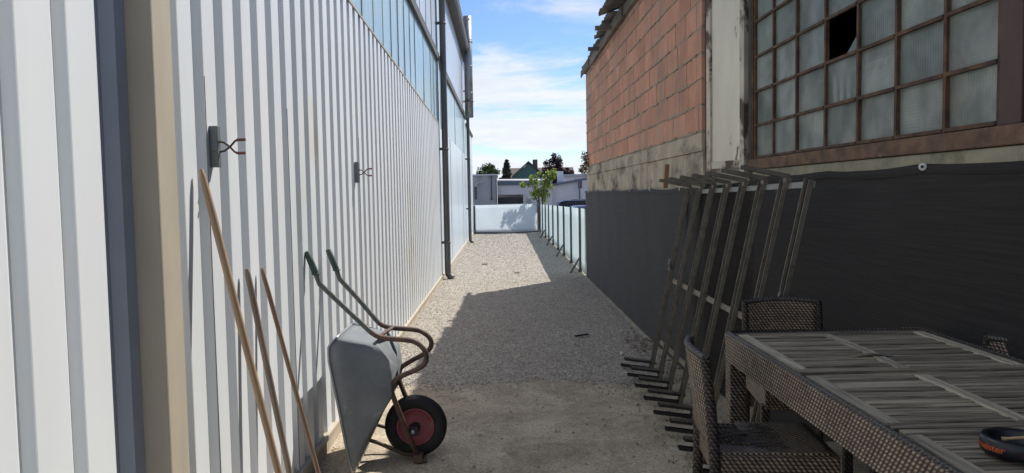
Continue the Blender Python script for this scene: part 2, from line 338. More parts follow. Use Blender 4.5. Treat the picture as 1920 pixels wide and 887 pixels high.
MT['pebble'] = mat('pebble', (0.46, 0.425, 0.375), (0.30, 0.27, 0.235), 0.9, scale=9, attr=0.45)

# ------------------------------------------------------------------ mesh builder
ORG = {}
class MB:
    def __init__(s): s.v = []; s.f = []; s.t = []; s.sm = []
    def add(s, vs, fs, tone=0.5, smooth=False):
        b = len(s.v); s.v += [Vector(x) for x in vs]
        for f in fs: s.f.append([b + i for i in f]); s.t.append(tone); s.sm.append(smooth)
        return s
    def box(s, lo, hi, tone=0.5, rot=None, piv=None):
        x0, y0, z0 = lo; x1, y1, z1 = hi
        vs = [Vector(p) for p in ((x0,y0,z0),(x1,y0,z0),(x1,y1,z0),(x0,y1,z0),(x0,y0,z1),(x1,y0,z1),(x1,y1,z1),(x0,y1,z1))]
        if rot is not None:
            p = Vector(piv) if piv is not None else (vs[0] + vs[6]) / 2
            vs = [rot @ (v - p) + p for v in vs]
        return s.add(vs, [(0,3,2,1),(4,5,6,7),(0,1,5,4),(1,2,6,5),(2,3,7,6),(3,0,4,7)], tone)
    def bar(s, a, b, w, h, up=(0, 0, 1), tone=0.5):
        a = Vector(a); b = Vector(b); d = (b - a).normalized(); up = Vector(up)
        x = d.cross(up).normalized(); y = x.cross(d)
        vs = []
        for p in (a, b):
            for sx, sy in ((-1,-1),(1,-1),(1,1),(-1,1)): vs.append(p + x*sx*w/2 + y*sy*h/2)
        return s.add(vs, [(0,1,2,3),(7,6,5,4),(0,4,5,1),(1,5,6,2),(2,6,7,3),(3,7,4,0)], tone)
    def tube(s, pts, r, seg=10, closed=False, cap=True, tone=0.5):
        pts = [Vector(p) for p in pts]; n = len(pts)
        rs = r if isinstance(r, (list, tuple)) else [r] * n
        vs = []; prev = None
        for i, p in enumerate(pts):
            if closed: d = pts[(i+1) % n] - pts[i-1]
            else: d = pts[min(i+1, n-1)] - pts[max(i-1, 0)]
            d.normalize()
            if prev is None:
                a = d.orthogonal().normalized()
            else:
                a = (prev - d * prev.dot(d)).normalized()
            prev = a; b = d.cross(a)
            for k in range(seg):
                t = 2 * math.pi * k / seg
                vs.append(p + (a * math.cos(t) + b * math.sin(t)) * rs[i])
        fs = []
        for i in range(n if closed else n - 1):
            j = (i + 1) % n
            for k in range(seg):
                l = (k + 1) % seg
                fs.append((i*seg+k, i*seg+l, j*seg+l, j*seg+k))
        s.add(vs, fs, tone, True)
        if cap and not closed:
            s.add(vs[:seg], [tuple(range(seg))[::-1]], tone); s.add(vs[-seg:], [tuple(range(seg))], tone)
        return s
    def lathe(s, prof, c, axis='Y', seg=48, tone=0.5, smooth=True):
        c = Vector(c); vs = []
        for (r, h) in prof:
            for k in range(seg):
                t = 2 * math.pi * k / seg
                if axis == 'Y': vs.append(c + Vector((r*math.cos(t), h, r*math.sin(t))))
                else: vs.append(c + Vector((r*math.cos(t), r*math.sin(t), h)))
        fs = []
        for i in range(len(prof) - 1):
            for k in range(seg):
                l = (k+1) % seg
                fs.append((i*seg+k, i*seg+l, (i+1)*seg+l, (i+1)*seg+k))
        return s.add(vs, fs, tone, smooth)
    def prism(s, poly, vec, tone=0.5):
        vec = Vector(vec); n = len(poly); vs = [Vector(p) for p in poly] + [Vector(p) + vec for p in poly]
        fs = [tuple(range(n))[::-1], tuple(range(n, 2*n))] + [(i, (i+1) % n, n + (i+1) % n, n + i) for i in range(n)]
        return s.add(vs, fs, tone)
    def grid(s, fn, nu, nv, tone=0.5, smooth=True):
        vs = [fn(i / nu, j / nv) for j in range(nv+1) for i in range(nu+1)]
        fs = [(j*(nu+1)+i, j*(nu+1)+i+1, (j+1)*(nu+1)+i+1, (j+1)*(nu+1)+i) for j in range(nv) for i in range(nu)]
        return s.add(vs, fs, tone, smooth)
    def build(s, name, m, parent=None, bevel=0.0, solid=0.0, recalc=True):
        o_ = ORG.get(parent.name, Vector()) if parent else Vector()
        me = bpy.data.meshes.new(name)
        me.from_pydata([v - o_ for v in s.v], [], s.f)
        if recalc:
            import bmesh
            bm = bmesh.new(); bm.from_mesh(me); bmesh.ops.recalc_face_normals(bm, faces=bm.faces); bm.to_mesh(me); bm.free()
        me.polygons.foreach_set('use_smooth', s.sm)
        at = me.attributes.new('tone', 'FLOAT', 'FACE'); at.data.foreach_set('value', s.t)
        uv = me.uv_layers.new(name='UVMap')
        vs = me.vertices
        buf = [0.0] * (2 * len(me.loops))
        for p in me.polygons:
            n = p.normal; ax, ay, az = abs(n.x), abs(n.y), abs(n.z)
            for li in p.loop_indices:
                c = vs[me.loops[li].vertex_index].co
                if az >= ax and az >= ay: q = (c.x, c.y)
                elif ax >= ay: q = (c.y, c.z)
                else: q = (c.x, c.z)
                buf[2*li] = q[0]; buf[2*li+1] = q[1]
        uv.data.foreach_set('uv', buf)
        me.materials.append(MT[m])
        o = bpy.data.objects.new(name, me); col.objects.link(o)
        if parent: o.parent = parent
        ORG[o.name] = o_.copy()
        if bevel:
            b = o.modifiers.new('bevel', 'BEVEL'); b.width = bevel; b.segments = 2; b.limit_method = 'ANGLE'
        if solid:
            b = o.modifiers.new('solid', 'SOLIDIFY'); b.thickness = solid; b.offset = 0
        return o
def tag(o, label=None, cat=None, group=None, kind=None):
    for k, v in (('label', label), ('category', cat), ('group', group), ('kind', kind)):
        if v: o[k] = v
    return o
def empty(name, loc, label=None, cat=None, group=None):
    o = bpy.data.objects.new(name, None); col.objects.link(o); o.location = loc
    o.empty_display_size = 0.2
    ORG[o.name] = Vector(loc); tag(o, label, cat, group); return o
def copy_tree(o, parent=None):
    c = o.copy(); col.objects.link(c)
    if parent: c.parent = parent
    ORG[c.name] = ORG.get(o.name, Vector()).copy()
    for ch in list(o.children): copy_tree(ch, c)
    return c
def nz(x, y=0.0, z=0.0): return noise.noise(Vector((x, y, z)))

# ------------------------------------------------------------------ ground
def sheet(name, pts, z, m):
    b = MB(); b.add([(x, y, z) for x, y in pts], [tuple(range(len(pts)))])
    return tag(b.build(name, m, recalc=False), kind='structure')
b = MB()
ys = [-40, 33.2, 37, 60, 200, 900]; zs = [-0.02, -0.02, -0.5, -0.5, -0.5, -0.5]
for i in range(5):
    b.add([(-500, ys[i], zs[i]), (500, ys[i], zs[i]), (500, ys[i+1], zs[i+1]), (-500, ys[i+1], zs[i+1])], [(0, 1, 2, 3)])
tag(b.build('ground', 'asphalt', recalc=False), kind='structure')
# concrete yard near the camera, gently uneven
b = MB(); b.grid(lambda u, v: Vector((-1.2 + 3.2*u, -2 + 8.9*v, 0.0 + 0.006 * nz(u*5, v*9))), 40, 110)
tag(b.build('concrete_yard', 'yard', recalc=False), kind='structure')
def edge_y(x): return 6.58 + 0.14 * nz(x * 1.3, 5) + 0.09 * nz(x * 5, 2) - 0.05 * x
b = MB()
def gfn(u, v):
    x = -1.2 + 3.2*u
    e = edge_y(x); y = e + (31.68 - e) * (v ** 1.4)
    return Vector((x, y, 0.008 - .02 * max(0, 1 - v*60) + min(1, v*16) * (0.012 + 0.012 * nz(x*1.4, y*0.9, 1) + 0.006 * nz(x*5, y*4, 2))))
b.grid(gfn, 60, 260)
tag(b.build('gravel_path', 'gravel', recalc=False), kind='structure')
# loose stones on the gravel
b = MB()
def pebble(x, y, z, r, t):
    a = rnd.random() * 6.28; q = []
    for k in range(4): q.append((x + r*(0.8+0.5*rnd.random())*math.cos(a + k*1.57), y + r*(0.8+0.5*rnd.random())*math.sin(a + k*1.57), z + r*0.1*rnd.random()))
    q.append((x + r*0.3*(rnd.random()-.5), y, z + r*(0.5 + 0.6*rnd.random()))); q.append((x, y, z - r*0.5))
    b.add(q, [(0,1,4),(1,2,4),(2,3,4),(3,0,4)], t)
for i in range(62000):
    y = 6.05 + 25.4 * rnd.random() ** 2.1; x = rnd.uniform(-1.16, 1.66)
    if y > 14.5 and x > 1.5: continue
    e = edge_y(x)
    if y < e and rnd.random() > math.exp((y - e) * 8): continue
    v = max(0, (y - e) / (31.68 - e)) ** (1/1.4)
    z = 0.002 if y < e else 0.008 + min(1, v*16) * (0.012 + 0.012 * nz(x*1.4, y*0.9, 1) + 0.006 * nz(x*5, y*4, 2))
    pebble(x, y, z, (0.004 + 0.007 * rnd.random() ** 2) * (1 + max(0, y - 12) * .05), rnd.random())
for i in range(5200):   # grit trodden over the concrete
    x = rnd.uniform(-1.15, 1.5); y = rnd.uniform(3.4, 6.7)
    if nz(x*1.5, y*1.5, 8) + rnd.uniform(-.5, .5) < -.05: continue
    pebble(x, y, 0.003, rnd.uniform(.0015, .0045), rnd.random() * .7)
for i in range(46):
    x = rnd.uniform(-.7, 1.3); y = rnd.uniform(4.2, 6.6); pebble(x, y, .004, rnd.uniform(.006, .014), rnd.random()*.2)
tag(b.build('gravel_stones', 'pebble', recalc=False), kind='stuff')
# beige footing strips along the screen and fence
b = MB()
b.box((1.70, 14.9, 0), (1.80, 31.9, 0.035)); b.box((1.54, 14.75, -0.01), (1.70, 31.6, 0.03))
b.box((1.615, 6.3, -0.01), (1.69, 14.75, 0.028))
tag(b.build('kerb_strip', 'kerb', bevel=0.006), kind='structure')
# raised slab under the table and chairs
b = MB(); b.box((0.60, -2, 0.004), (1.95, 3.15, 0.32)); b.box((1.16, 3.15, 0.004), (1.95, 3.98, 0.32))
tag(b.build('raised_slab', 'yard', bevel=0.01), kind='structure')

# ------------------------------------------------------------------ left hall
XL = -1.20
hall = empty('industrial_hall', (XL, 15, 0), 'long white corrugated industrial hall with teal glazing along the left of the alley', 'building')
def corrug(y_first, pitch, crest, y0, y1, xc, depth, z0, z1, slope=0.028):
    """xc = crest face; list of crest starts"""
    pts = []
    k = math.floor((y0 - y_first) / pitch) - 1
    gap = pitch - crest
    while y_first + k * pitch < y1 + pitch:
        a = y_first + k * pitch; c = a + crest; e = 0.004
        pts += [(a, xc), (c - e, xc), (c + e*0.6, xc - 0.0015), (c + slope - e, xc - depth + 0.002), (c + slope + e, xc - depth), (a + pitch - slope - e, xc - depth), (a + pitch - slope + e, xc - depth + 0.002), (a + pitch - e, xc - 0.0015)]
        k += 1
    pts = [p for p in pts if y0 <= p[0] <= y1]
    b = MB(); vs = []
    for i in range(9):
        for y, x in pts:
            z = z0 + ((z1(y) if callable(z1) else z1) - z0) * i / 8
            vs.append((x + 0.0025 * nz(y*0.8, z*0.9, 4), y, z))
    n = len(pts)
    fs = [(j*n+i, j*n+i+1, (j+1)*n+i+1, (j+1)*n+i) for j in range(8) for i in range(n-1)]
    b.add(vs, fs); return b
def ctop(y): return 3.345 - (y - 2.6) * 0.0215
corrug(2.855, 0.235, 0.125, 2.60, 14.86, XL, 0.036, 0.10, ctop).build('corrugated_wall', 'white_sheet', hall)
# overlapping panel seams
k = 0; y = 3.10 - 0.01
b = MB()
for q in (2.855 + 0.235 * 1 - 0.004, 2.855 + 0.235*6 - 0.004, 2.855 + 0.235*15 - .004):
    b.add([(XL-0.001, q, 0.13), (XL + 0.004, q + 0.004, 0.13), (XL + 0.002, q + 0.002, 2.2), (XL-0.001, q, 2.2)], [(0, 1, 2, 3)])
b.build('panel_seam', 'seam', hall)
corrug(2.070, 0.220, 0.148, 0.2, 2.2145, XL + 0.03, 0.034, 0.02, 4.4, 0.018).build('sliding_panel', 'white_sheet', hall)
b = MB(); b.box((XL - 0.02, 2.204, 0.02), (XL + 0.0285, 2.2135, 4.4)); b.build('panel_edge', 'white_sheet', hall)
b = MB(); b.box((XL - 0.10, 0.0, 0.0), (XL - 0.056, 2.70, 6.0)); b.build('backing_wall', 'white_sheet', hall)
b = MB()
b.box((XL-0.054, 2.0, 0.0), (XL-0.050, 2.464, 4.4))
b.prism([(XL-.049, 2.385, 0), (XL-.012, 2.41, 0), (XL-.006, 2.463, 0), (XL-.049, 2.463, 0)], (0, 0, 4.4))
b.build('recess_sheet', 'recess_shade_blue', hall)  # shaded wall beside the post, its shade tint painted in
b = MB(); b.box((XL - 0.06, 2.465, 0.0), (XL + 0.080, 2.612, 4.6)); b.build('door_post', 'beige_paint', hall, bevel=0.006)
b = MB(); b.box((XL - 0.06, 2.630, 0.0), (XL + 0.006, 2.66, 4.6)); b.build('post_trim', 'zinc', hall)
# plinth
b = MB(); b.box((XL - 0.1, 2.61, -0.05), (XL + 0.012, 32.0, 0.085)); b.build('plinth', 'beige_render', hall)
b = MB(); b.box((XL - 0.05, 2.61, 0.086), (XL + 0.022, 14.87, 0.118)); b.box((XL - 0.05, 14.95, 0.086), (XL + 0.022, 31.9, 0.112)); b.build('base_rail', 'beige_paint', hall, bevel=0.004)
b = MB(); b.bar((XL - .022, 2.64, ctop(2.64) + .011), (XL - .022, 14.86, ctop(14.86) + .011), .055, .02); b.build('top_flashing', 'beige_paint', hall)
# glazing bands, single sheets with slight waviness
def band(name, y0, y1, z0, z1, x, m, lines, lm='teal_joint'):
    n = max(4, int((y1 - y0) / 0.25)); b = MB()
    def gf(u, v):
        yy = y0 + (y1 - y0)*u; za = z0 if z0 != 3.16 else ctop(yy) + .023
        return Vector((x + 0.006 * nz(yy*0.7, z0 + (z1-z0)*v, 3), yy, za + (z1-za)*v))
    b.grid(gf, n, 8)
    o = b.build(name, m, hall)
    b = MB()
    yy = y0 + lines[0]
    while yy < y1 - 0.05:
        b.box((x - 0.004, yy - 0.003, (z0 if z0 != 3.16 else ctop(yy) + .03) + .005), (x + 0.0085, yy + 0.003 + 0.003*rnd.random(), z1 - .005)); yy += lines[1] * rnd.choice((1, 1, 1, 2))
    b.build('glazing_joint', lm, o)
    return o
band('teal_glazing', 0.5, 14.86, 3.16, 4.32, XL - 0.02, 'teal_glass', (0.3, 0.6))
band('teal_glazing', 15.02, 26.4, 3.04, 4.30, XL - 0.02, 'teal_glass', (0.5, 2.4))
band('upper_glazing', 0.5, 14.86, 4.47, 6.3, XL - 0.02, 'upper_glazing', (0.3, 0.5))
band('upper_glazing', 15.02, 26.4, 4.45, 6.3, XL - 0.02, 'upper_glazing', (1.3, 4.2))
band('milky_panel', 15.02, 26.4, 0.11, 3.03, XL - 0.008, 'milky', (3.0, 5.5), 'milky')
b = MB(); b.box((XL - 0.06, 0.5, 4.322), (XL + 0.03, 14.86, 4.468)); b.box((XL - 0.06, 15.0, 4.302), (XL + 0.03, 26.4, 4.448)); b.build('glazing_rail', 'dark_frame', hall, bevel=0.006)
b = MB(); b.box((XL - 0.06, 14.865, 0.09), (XL + 0.004, 15.015, 6.3)); b.build('wall_joint', 'milky', hall)
# eave with gutter
b = MB(); b.box((XL - 0.1, -2, 6.305), (XL + 0.19, 26.45, 6.34)); b.box((XL - .1, -2, 6.34), (XL + .05, 26.45, 6.60)); b.build('eave', 'dark_frame', hall)
b = MB()
for (a0, a1) in ((-2, 26.45),):
    g = [(0.07, 6.50), (0.07, 6.42), (0.10, 6.36), (0.15, 6.345), (0.20, 6.36), (0.225, 6.42), (0.225, 6.50)]
    vs = [(XL + q[0], yy, q[1]) for yy in (a0, a1) for q in g]
    b.add(vs, [(i, i+1, 8+i, 7+i) for i in range(6)], smooth=True)
b.build('gutter', 'dark_frame', hall, solid=0.006)
b = MB(); b.tube([(XL + 0.226, -2, 6.505), (XL + 0.226, 26.45, 6.505)], 0.014, 6); b.build('gutter_bead', 'copper_edge', hall)
# the rest of the hall volume
b = MB(); b.box((-14, -3, 6.6), (XL - 0.1, 26.5, 6.85)); b.build('roof', 'roof', hall)
b = MB(); b.box((-14, 26.42, -0.5), (XL - 0.02, 26.5, 6.6)); b.box((-14, -3, 0), (-13.9, 26.4, 6.6)); b.box((XL - 0.2, -3, 0), (XL - 0.11, 26.4, 6.58)); b.build('end_wall', 'milky', hall)
b = MB(); b.box((-14, 26.51, -.5), (XL - .01, 31.95, 4.1)); ax = b.build('annex_wall', 'milky', hall)
b = MB(); b.box((-14.1, 26.51, 4.102), (XL + .04, 32.0, 4.2)); b.build('annex_eave', 'dark_frame', hall)
def downpipe(x, y, r, z1, brs):
    b = MB(); b.tube([(x, y, z1), (x, y, 0.16), (x + 0.01, y - 0.005, 0.11), (x + 0.055, y - 0.02, 0.06), (x + 0.10, y - 0.035, 0.035)], r, 16)
    p = b.build('downpipe', 'downpipe', hall)
    for z in brs:
        b = MB(); b.lathe([(r, -0.02), (r + 0.008, -0.02), (r + 0.008, 0.02), (r, 0.02)], (x, y, z), 'Z', 16); b.box((XL - 0.05, y - 0.045, z - 0.025), (x - r*0.6, y + 0.0, z + 0.025))
        b.build('pipe_bracket', 'dark_frame', p)
    return p
downpipe(XL + 0.105, 14.86, 0.062, 6.36, (0.75, 2.6, 5.05))
downpipe(XL + 0.10, 25.7, 0.055, 6.36, (1.2, 2.9, 5.2))
# flue
b = MB(); b.tube([(-1.0, 24.6, 4.2), (-1.0, 24.6, 7.45)], 0.135, 20, cap=False)
for z in (5.0, 5.85, 6.7): b.lathe([(0.135, -.012), (0.141, -.012), (0.141, .012), (0.135, .012)], (-1.0, 24.6, z), 'Z', 20)
fl = b.build('flue_pipe', 'zinc', hall, solid=0.004)
for z in (4.72, 6.62):
    b = MB(); b.lathe([(0.142, -.018), (0.152, -.018), (0.152, .018), (0.142, .018)], (-1.0, 24.6, z), 'Z', 20)
    b.box((XL, 24.46, z - .012), (-1.0, 24.475, z + .012)); b.box((XL, 24.725, z - .012), (-1.0, 24.74, z + .012))
    b.build('flue_clamp', 'dark_frame', fl)
b = MB(); b.tube([(-0.93, 24.5, 7.33), (-0.93, 24.44, 7.33)], 0.03, 10); b.build('flue_cap', 'dark_frame', fl)

# tool hooks on the hall wall
def hook(y, z, s, label):
    r = empty('tool_hook', (XL, y, z), label, 'tool hook', 'scissor hooks screwed to the white wall')
    b = MB(); b.box((XL - 0.002, y - 0.016, z - 0.085), (XL + 0.035, y + 0.016, z + 0.085)); b.build('mount_block', 'slate', r, bevel=0.003)
    b = MB(); b.tube([(XL + .036, y-.012, z + .02), (XL + .036, y-.019, z + .02)], 0.003, 6); b.tube([(XL + .02, y-.012, z - .02), (XL + .02, y-.019, z - .02)], 0.003, 6); b.build('screw', 'hub', r)
    for k in (-1, 1):
        off = 0.004 * k
        b = MB(); b.tube([(XL+.03, y+off, z - .022*k), (XL + .055, y+off, z - .017*k), (XL + .078, y+off, z + 0.0), (XL + .098, y+off, z + .022*k), (XL + .108, y+off, z + .027*k)], 0.0045, 8)
        p = b.build('prong', 'dark_wire', r)
        b = MB(); b.tube([(XL + .106, y+off, z + .0265*k), (XL + .113, y+off, z + .028*k), (XL + .142, y+off, z + .028*k)], 0.0062, 8); b.build('rubber_tip', 'red_rubber', p)
    return r
hook(3.13, 1.915, 1, 'dark hook with crossed prongs above the tan wooden pole')
hook(6.17, 1.895, 1, 'smaller looking hook with crossed prongs farther along the white wall')

# ------------------------------------------------------------------ right building
XB = 1.70; XW = 1.95; YC = 6.30; YN = 5.80; YE = 14.75
bld = empty('brick_building', (XB, 10, 0), 'old red hollow brick workshop with grimy steel grid window on the right', 'building')
b = MB(); b.box((XB + 0.0005, YC + .01, 2.19), (XB + 0.25, YE - .01, 4.02)); b.build('mortar_bed', 'mortar', bld)
b = MB(); z = 2.205; row = 0
while z < 3.98:
    y = YC - (0.0 if row % 2 else 0.22); h = 0.215
    while y < YE:
        L = 0.40 * rnd.uniform(0.8, 1.2)
        y0 = max(y, YC); y1 = min(y + L - 0.010 * rnd.uniform(0.4, 2.4), YE)
        if y1 - y0 > 0.04:
            dx = rnd.uniform(-0.007, -0.002); dz = rnd.uniform(-0.003, 0.004)
            zt = min(z + h - rnd.uniform(.012, .020), 4.02)
            b.box((XB + dx, y0, z + dz), (XB + 0.2, y1, zt + dz*0.5), rnd.random(), rot=Matrix.Rotation(rnd.uniform(-0.008, 0.008), 3, 'Z'))
        y += L
    z += h + 0.002; row += 1
b.build('brick_wall', 'brick', bld, bevel=0.004)
b = MB()
for i in range(420):   # mortar squeezed out of the bed joints
    row = rnd.randrange(0, 9); z = 2.205 + row * 0.217 - 0.006; y = rnd.uniform(YC + .1, YE - .2); jx = rnd.uniform(-.004, .004)
    b.bar((XB - 0.001 + jx, y, z + rnd.uniform(-.006, .006)), (XB - 0.001 + jx + rnd.uniform(-.001, .001), y + rnd.uniform(0.05, 0.35), z + rnd.uniform(-.006, .006)), 0.020, rnd.uniform(0.010, 0.024), tone=rnd.random())
b.build('mortar_joint', 'mortar', bld)
b = MB()
b.box((XB - 0.006, YC, 2.03), (XB + 0.22, YE + .004, 2.186)); 
y = YC
while y < YE:
    w = rnd.uniform(0.28, 0.5); y1 = min(y + w, YE)
    b.box((XB + rnd.uniform(0.002, 0.012), y, 0), (XB + 0.22, y1 - 0.004, 2.027), rnd.random()); y = y1
b.build('concrete_base', 'concrete', bld, bevel=0.004)
b = MB(); b.box((XB + 0.02, YE + 0.0, 0), (9, YE + 0.2, 4.0)); b.box((8.8, -3, 0), (9, YE, 4.0)); b.box((XW + 0.0, -3.2, 0), (9, -3.0, 4.0)); b.build('back_wall', 'plaster', bld)
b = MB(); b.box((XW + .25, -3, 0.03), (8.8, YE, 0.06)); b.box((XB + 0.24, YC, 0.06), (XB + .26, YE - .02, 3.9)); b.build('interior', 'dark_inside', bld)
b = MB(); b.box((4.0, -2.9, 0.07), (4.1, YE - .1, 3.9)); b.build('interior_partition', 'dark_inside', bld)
# brick return with dark gap, cream door leaf set at an angle
b = MB(); b.box((XB + 0.022, YC - 0.035, 1.70), (XB + 0.06, YC - 0.004, 4.0)); b.build('corner_post', 'rust', bld, bevel=0.003)
A = Vector((XB + 0.055, YC - 0.06, 0)); Bp = Vector((XW - 0.03, YN - 0.02, 0)); dv = (Bp - A).normalized(); nv = Vector((-dv.y, dv.x, 0)) * -1
if nv.x > 0: nv = -nv
b = MB()
def slab(a, c, t0, t1, z0, z1, bb, tone=.5):
    p = [a + nv*t1, c + nv*t1, c + nv*t0, a + nv*t0]
    bb.prism([(q.x, q.y, z0) for q in p], (0, 0, z1 - z0), tone)
Lc = (Bp - A).length
slab(A + dv*0.05, Bp - dv*0.05, 0, 0.025, 1.87, 4.0, b); cm_ = b.build('cream_board', 'cream', bld)
b = MB(); slab(A, A + dv*0.055, 0, 0.045, 1.80, 4.0, b); slab(Bp - dv*0.055, Bp, 0, 0.045, 1.80, 4.0, b); slab(A + dv*.05, Bp - dv*.05, 0.024, 0.036, 1.87, 1.93, b); b.build('board_trim', 'cream_worn', cm_, bevel=0.004)
b = MB(); slab(A, Bp, -0.2, -0.002, 0, 4.0, b); b.build('angled_wall', 'plaster', bld)
# near wall with window opening
WY0, WY1, WZ0, WZ1 = 2.90, 5.72, 1.93, 4.0
b = MB(); b.box((XW, -3, 0), (XW + .24, YN + .1, 1.85)); b.box((XW, -3, 1.85), (XW + .24, 2.60, 4.0)); b.build('near_wall', 'ledge', bld)
b = MB(); b.box((XW - 0.035, -1, 1.775), (XW + .0, YN - .12, 1.846)); b.build('concrete_ledge', 'ledge', bld, bevel=0.012)
b = MB(); b.box((XW - 0.045, -1, 1.848), (XW + .1, YN - .06, 1.925)); b.build('sill_beam', 'rust_beam', bld, bevel=0.005)
b = MB(); b.box((XW - 0.02, 2.76, 1.926), (XW + .1, 2.885, 4.0)); b.build('window_post', 'dark_red', bld, bevel=0.004)
b = MB(); b.box((XW + 0.0, 2.60, 1.926), (XW + .1, 2.755, 4.0)); b.build('window_post', 'dark_red', bld)
win = empty('window', (XW, 4.3, 1.93)); win.parent = bld; win.location = Vector((XW, 4.3, 1.93)) - ORG[bld.name]; 
CY = [5.70, 5.32, 4.905, 4.468, 4.06, 3.665, 3.26, 2.90]; CZ = [1.94, 2.18, 2.435, 2.692, 2.955, 3.215, 3.475, 3.735, 3.99]
b = MB()
for y in CY: b.box((XW - 0.012, y - 0.011, 1.927), (XW + 0.012, y + 0.011, 3.999))
for i, z in enumerate(CZ):
    for j in range(7):
        b.bar((XW - 0.008, CY[j] - 0.012, z), (XW - 0.008, CY[j+1] + 0.012, z + 0.0), 0.018, 0.017, tone=rnd.random())
b.box((XW - 0.02, 5.715, 1.927), (XW + 0.02, 5.75, 3.999))
b.build('window_frame', 'rust', win)
def glass_mat():
    m = mat('old_glass', (0.17, 0.205, 0.19), (0.29, 0.31, 0.28), 0.33, scale=2.2, stretch=(1, 1, 0.9), attr=0.25,
            c3=(0.33, 0.325, 0.27), s3=3.0, t3=(0.55, 0.75), nrough=0.08)
    nt = m.node_tree; L = nt.links.new; b = nt.nodes['Principled BSDF']
    tc = nt.nodes.new('ShaderNodeTexCoord'); sp = nt.nodes.new('ShaderNodeSeparateXYZ'); L(tc.outputs['Object'], sp.inputs[0])
    at = N(nt, 'ShaderNodeAttribute', attribute_name='tone')
    a1 = M(nt, 'SINE', M(nt, 'MULTIPLY', sp.outputs[2], 2*math.pi/0.016))
    a2 = M(nt, 'SINE', M(nt, 'MULTIPLY', sp.outputs[1], 2*math.pi/0.02))
    sel = M(nt, 'GREATER_THAN', at.outputs['Fac'], 0.5)
    h = M(nt, 'ADD', M(nt, 'MULTIPLY', a1, sel), M(nt, 'MULTIPLY', a2, M(nt, 'SUBTRACT', 1.0, sel)))
    bp = N(nt, 'ShaderNodeBump'); bp.inputs['Strength'].default_value = 0.4; bp.inputs['Distance'].default_value = 0.0010
    L(h, bp.inputs['Height']); L(bp.outputs[0], b.inputs['Normal'])
    tr = N(nt, 'ShaderNodeBsdfTransparent'); ms = N(nt, 'ShaderNodeMixShader'); f_ = N(nt, 'ShaderNodeTexNoise', i_Scale=5.0, i_Detail=6.0); L(tc.outputs['Object'], f_.inputs['Vector']); mr_ = N(nt, 'ShaderNodeMapRange', clamp=True); mr_.inputs['From Min'].default_value = .35; mr_.inputs['From Max'].default_value = .65; mr_.inputs['To Min'].default_value = .60; mr_.inputs['To Max'].default_value = .93; L(f_.outputs['Fac'], mr_.inputs['Value']); L(mr_.outputs[0], ms.inputs[0])
    L(tr.outputs[0], ms.inputs[1]); L(b.outputs[0], ms.inputs[2]); L(ms.outputs[0], nt.nodes['Material Output'].inputs[0])
    return m
MT['old_glass'] = glass_mat()
b = MB()
for j in range(7):
    for i in range(8):
        if (j, i) == (3, 2): continue
        t = rnd.random()
        y0, y1, z0, z1 = CY[j+1], CY[j], CZ[i], CZ[i+1]; s = rnd.uniform(-.004, .004); s2 = rnd.uniform(-.003, .003)
        b.add([(XW + .006 - s, y0, z0), (XW + .006 + s, y1, z0), (XW + .006 + s + s2, y1, z1), (XW + .006 - s + s2, y0, z1)], [(0,1,2,3)], t)
b.add([(XW + .006, CY[4] + .014, CZ[2] + .01), (XW + .006, CY[4] + .014, CZ[2] + .11), (XW + .006, CY[4] + .17, CZ[2] + .01)], [(0,1,2)], 0.9)
b.build('window_glass', 'old_glass', win, recalc=False)
b = MB()
for j, k in ((2, 2), (3, 3), (4, 4)):
    for q in range(k):
        y = CY[j] - 0.06 - q * 0.085 - (0.03 if j == 2 else 0)
        b.add([(XW + .016, y, 2.20), (XW + .016, y - .045, 2.20), (XW + .016, y - .045 + .012, 2.345), (XW + .016, y + .012, 2.345)], [(0,1,2,3)])
b.box((XW + .028, CY[5] + .02, 2.35), (XW + .032, CY[2] - .04, 2.362))
b.build('white_strips', 'white_board', win)  # white upright strips and a thin bar just behind the panes
# roof: slab, weathered verge boards, ragged sheets
b = MB(); b.box((XB - 0.02, -3, 4.075), (9, YE + 0.1, 4.14)); b.build('roof_slab', 'roof', bld)
b = MB(); b.box((XB - 0.05, YC - 3.6, 4.0), (XB + 0.24, YE, 4.074)); b.box((XB + .0, -3, 4.0), (XW + .24, YC - 3.6, 4.074)); b.build('wall_plate', 'old_wood', bld, bevel=0.004)
b = MB()
y = 6.0
while y < YE + 0.1:
    L = rnd.uniform(0.5, 1.0)
    b.box((XB - 0.06 - rnd.uniform(0, .03), y, 3.985 + rnd.uniform(-.02, .01)), (XB - 0.052, y + L, 4.12), rnd.random()); y += L + 0.01
b.build('verge_board', 'old_wood', bld)
for (y, L, ov, th) in ((-2.8, 1.9, .17, 0), (-0.9, 1.9, .16, 0), (1.0, 2.0, .18, 0), (3.0, 1.7, .15, 0.01), (4.7, 1.6, .17, 0), (6.3, 1.3, .19, 0.02), (7.55, 1.1, .17, 0), (8.6, 1.0, .22, 0.03), (9.5, .9, .30, .06), (10.3, .9, .19, 0.01), (11.1, .9, .17, .02), (11.9, .8, .10, 0), (12.6, 1.0, .07, .01), (13.5, 1.3, .05, 0.0)):
    b = MB()
    def fn(u, v, y=y, L=L, ov=ov, th=th):
        x = XB - 0.02 - ov + (ov + 1.2) * u
        yy = y + L * v + 0.03 * nz(u*3 + y, v*2) * (1 - u)
        wave = 0.016 * math.sin(v * L / 0.075 * math.pi)
        return Vector((x + 0.03 * nz(v*5, y) * (1-u), yy, 4.165 + th + wave + 0.02*nz(v*3, u*3, y) - (0.035 + th) * max(0, 1 - u*5)))
    b.grid(fn, 12, 36, smooth=True); b.build('roof_sheet', 'roof', bld, solid=0.006)
for y, l in ((10.75, .26), (12.3, .18)):
    b = MB(); b.box((XB - .06 - l, y, 4.0), (XB + .1, y + .06, 4.06)); b.build('rafter_end', 'old_wood', bld, bevel=.004)
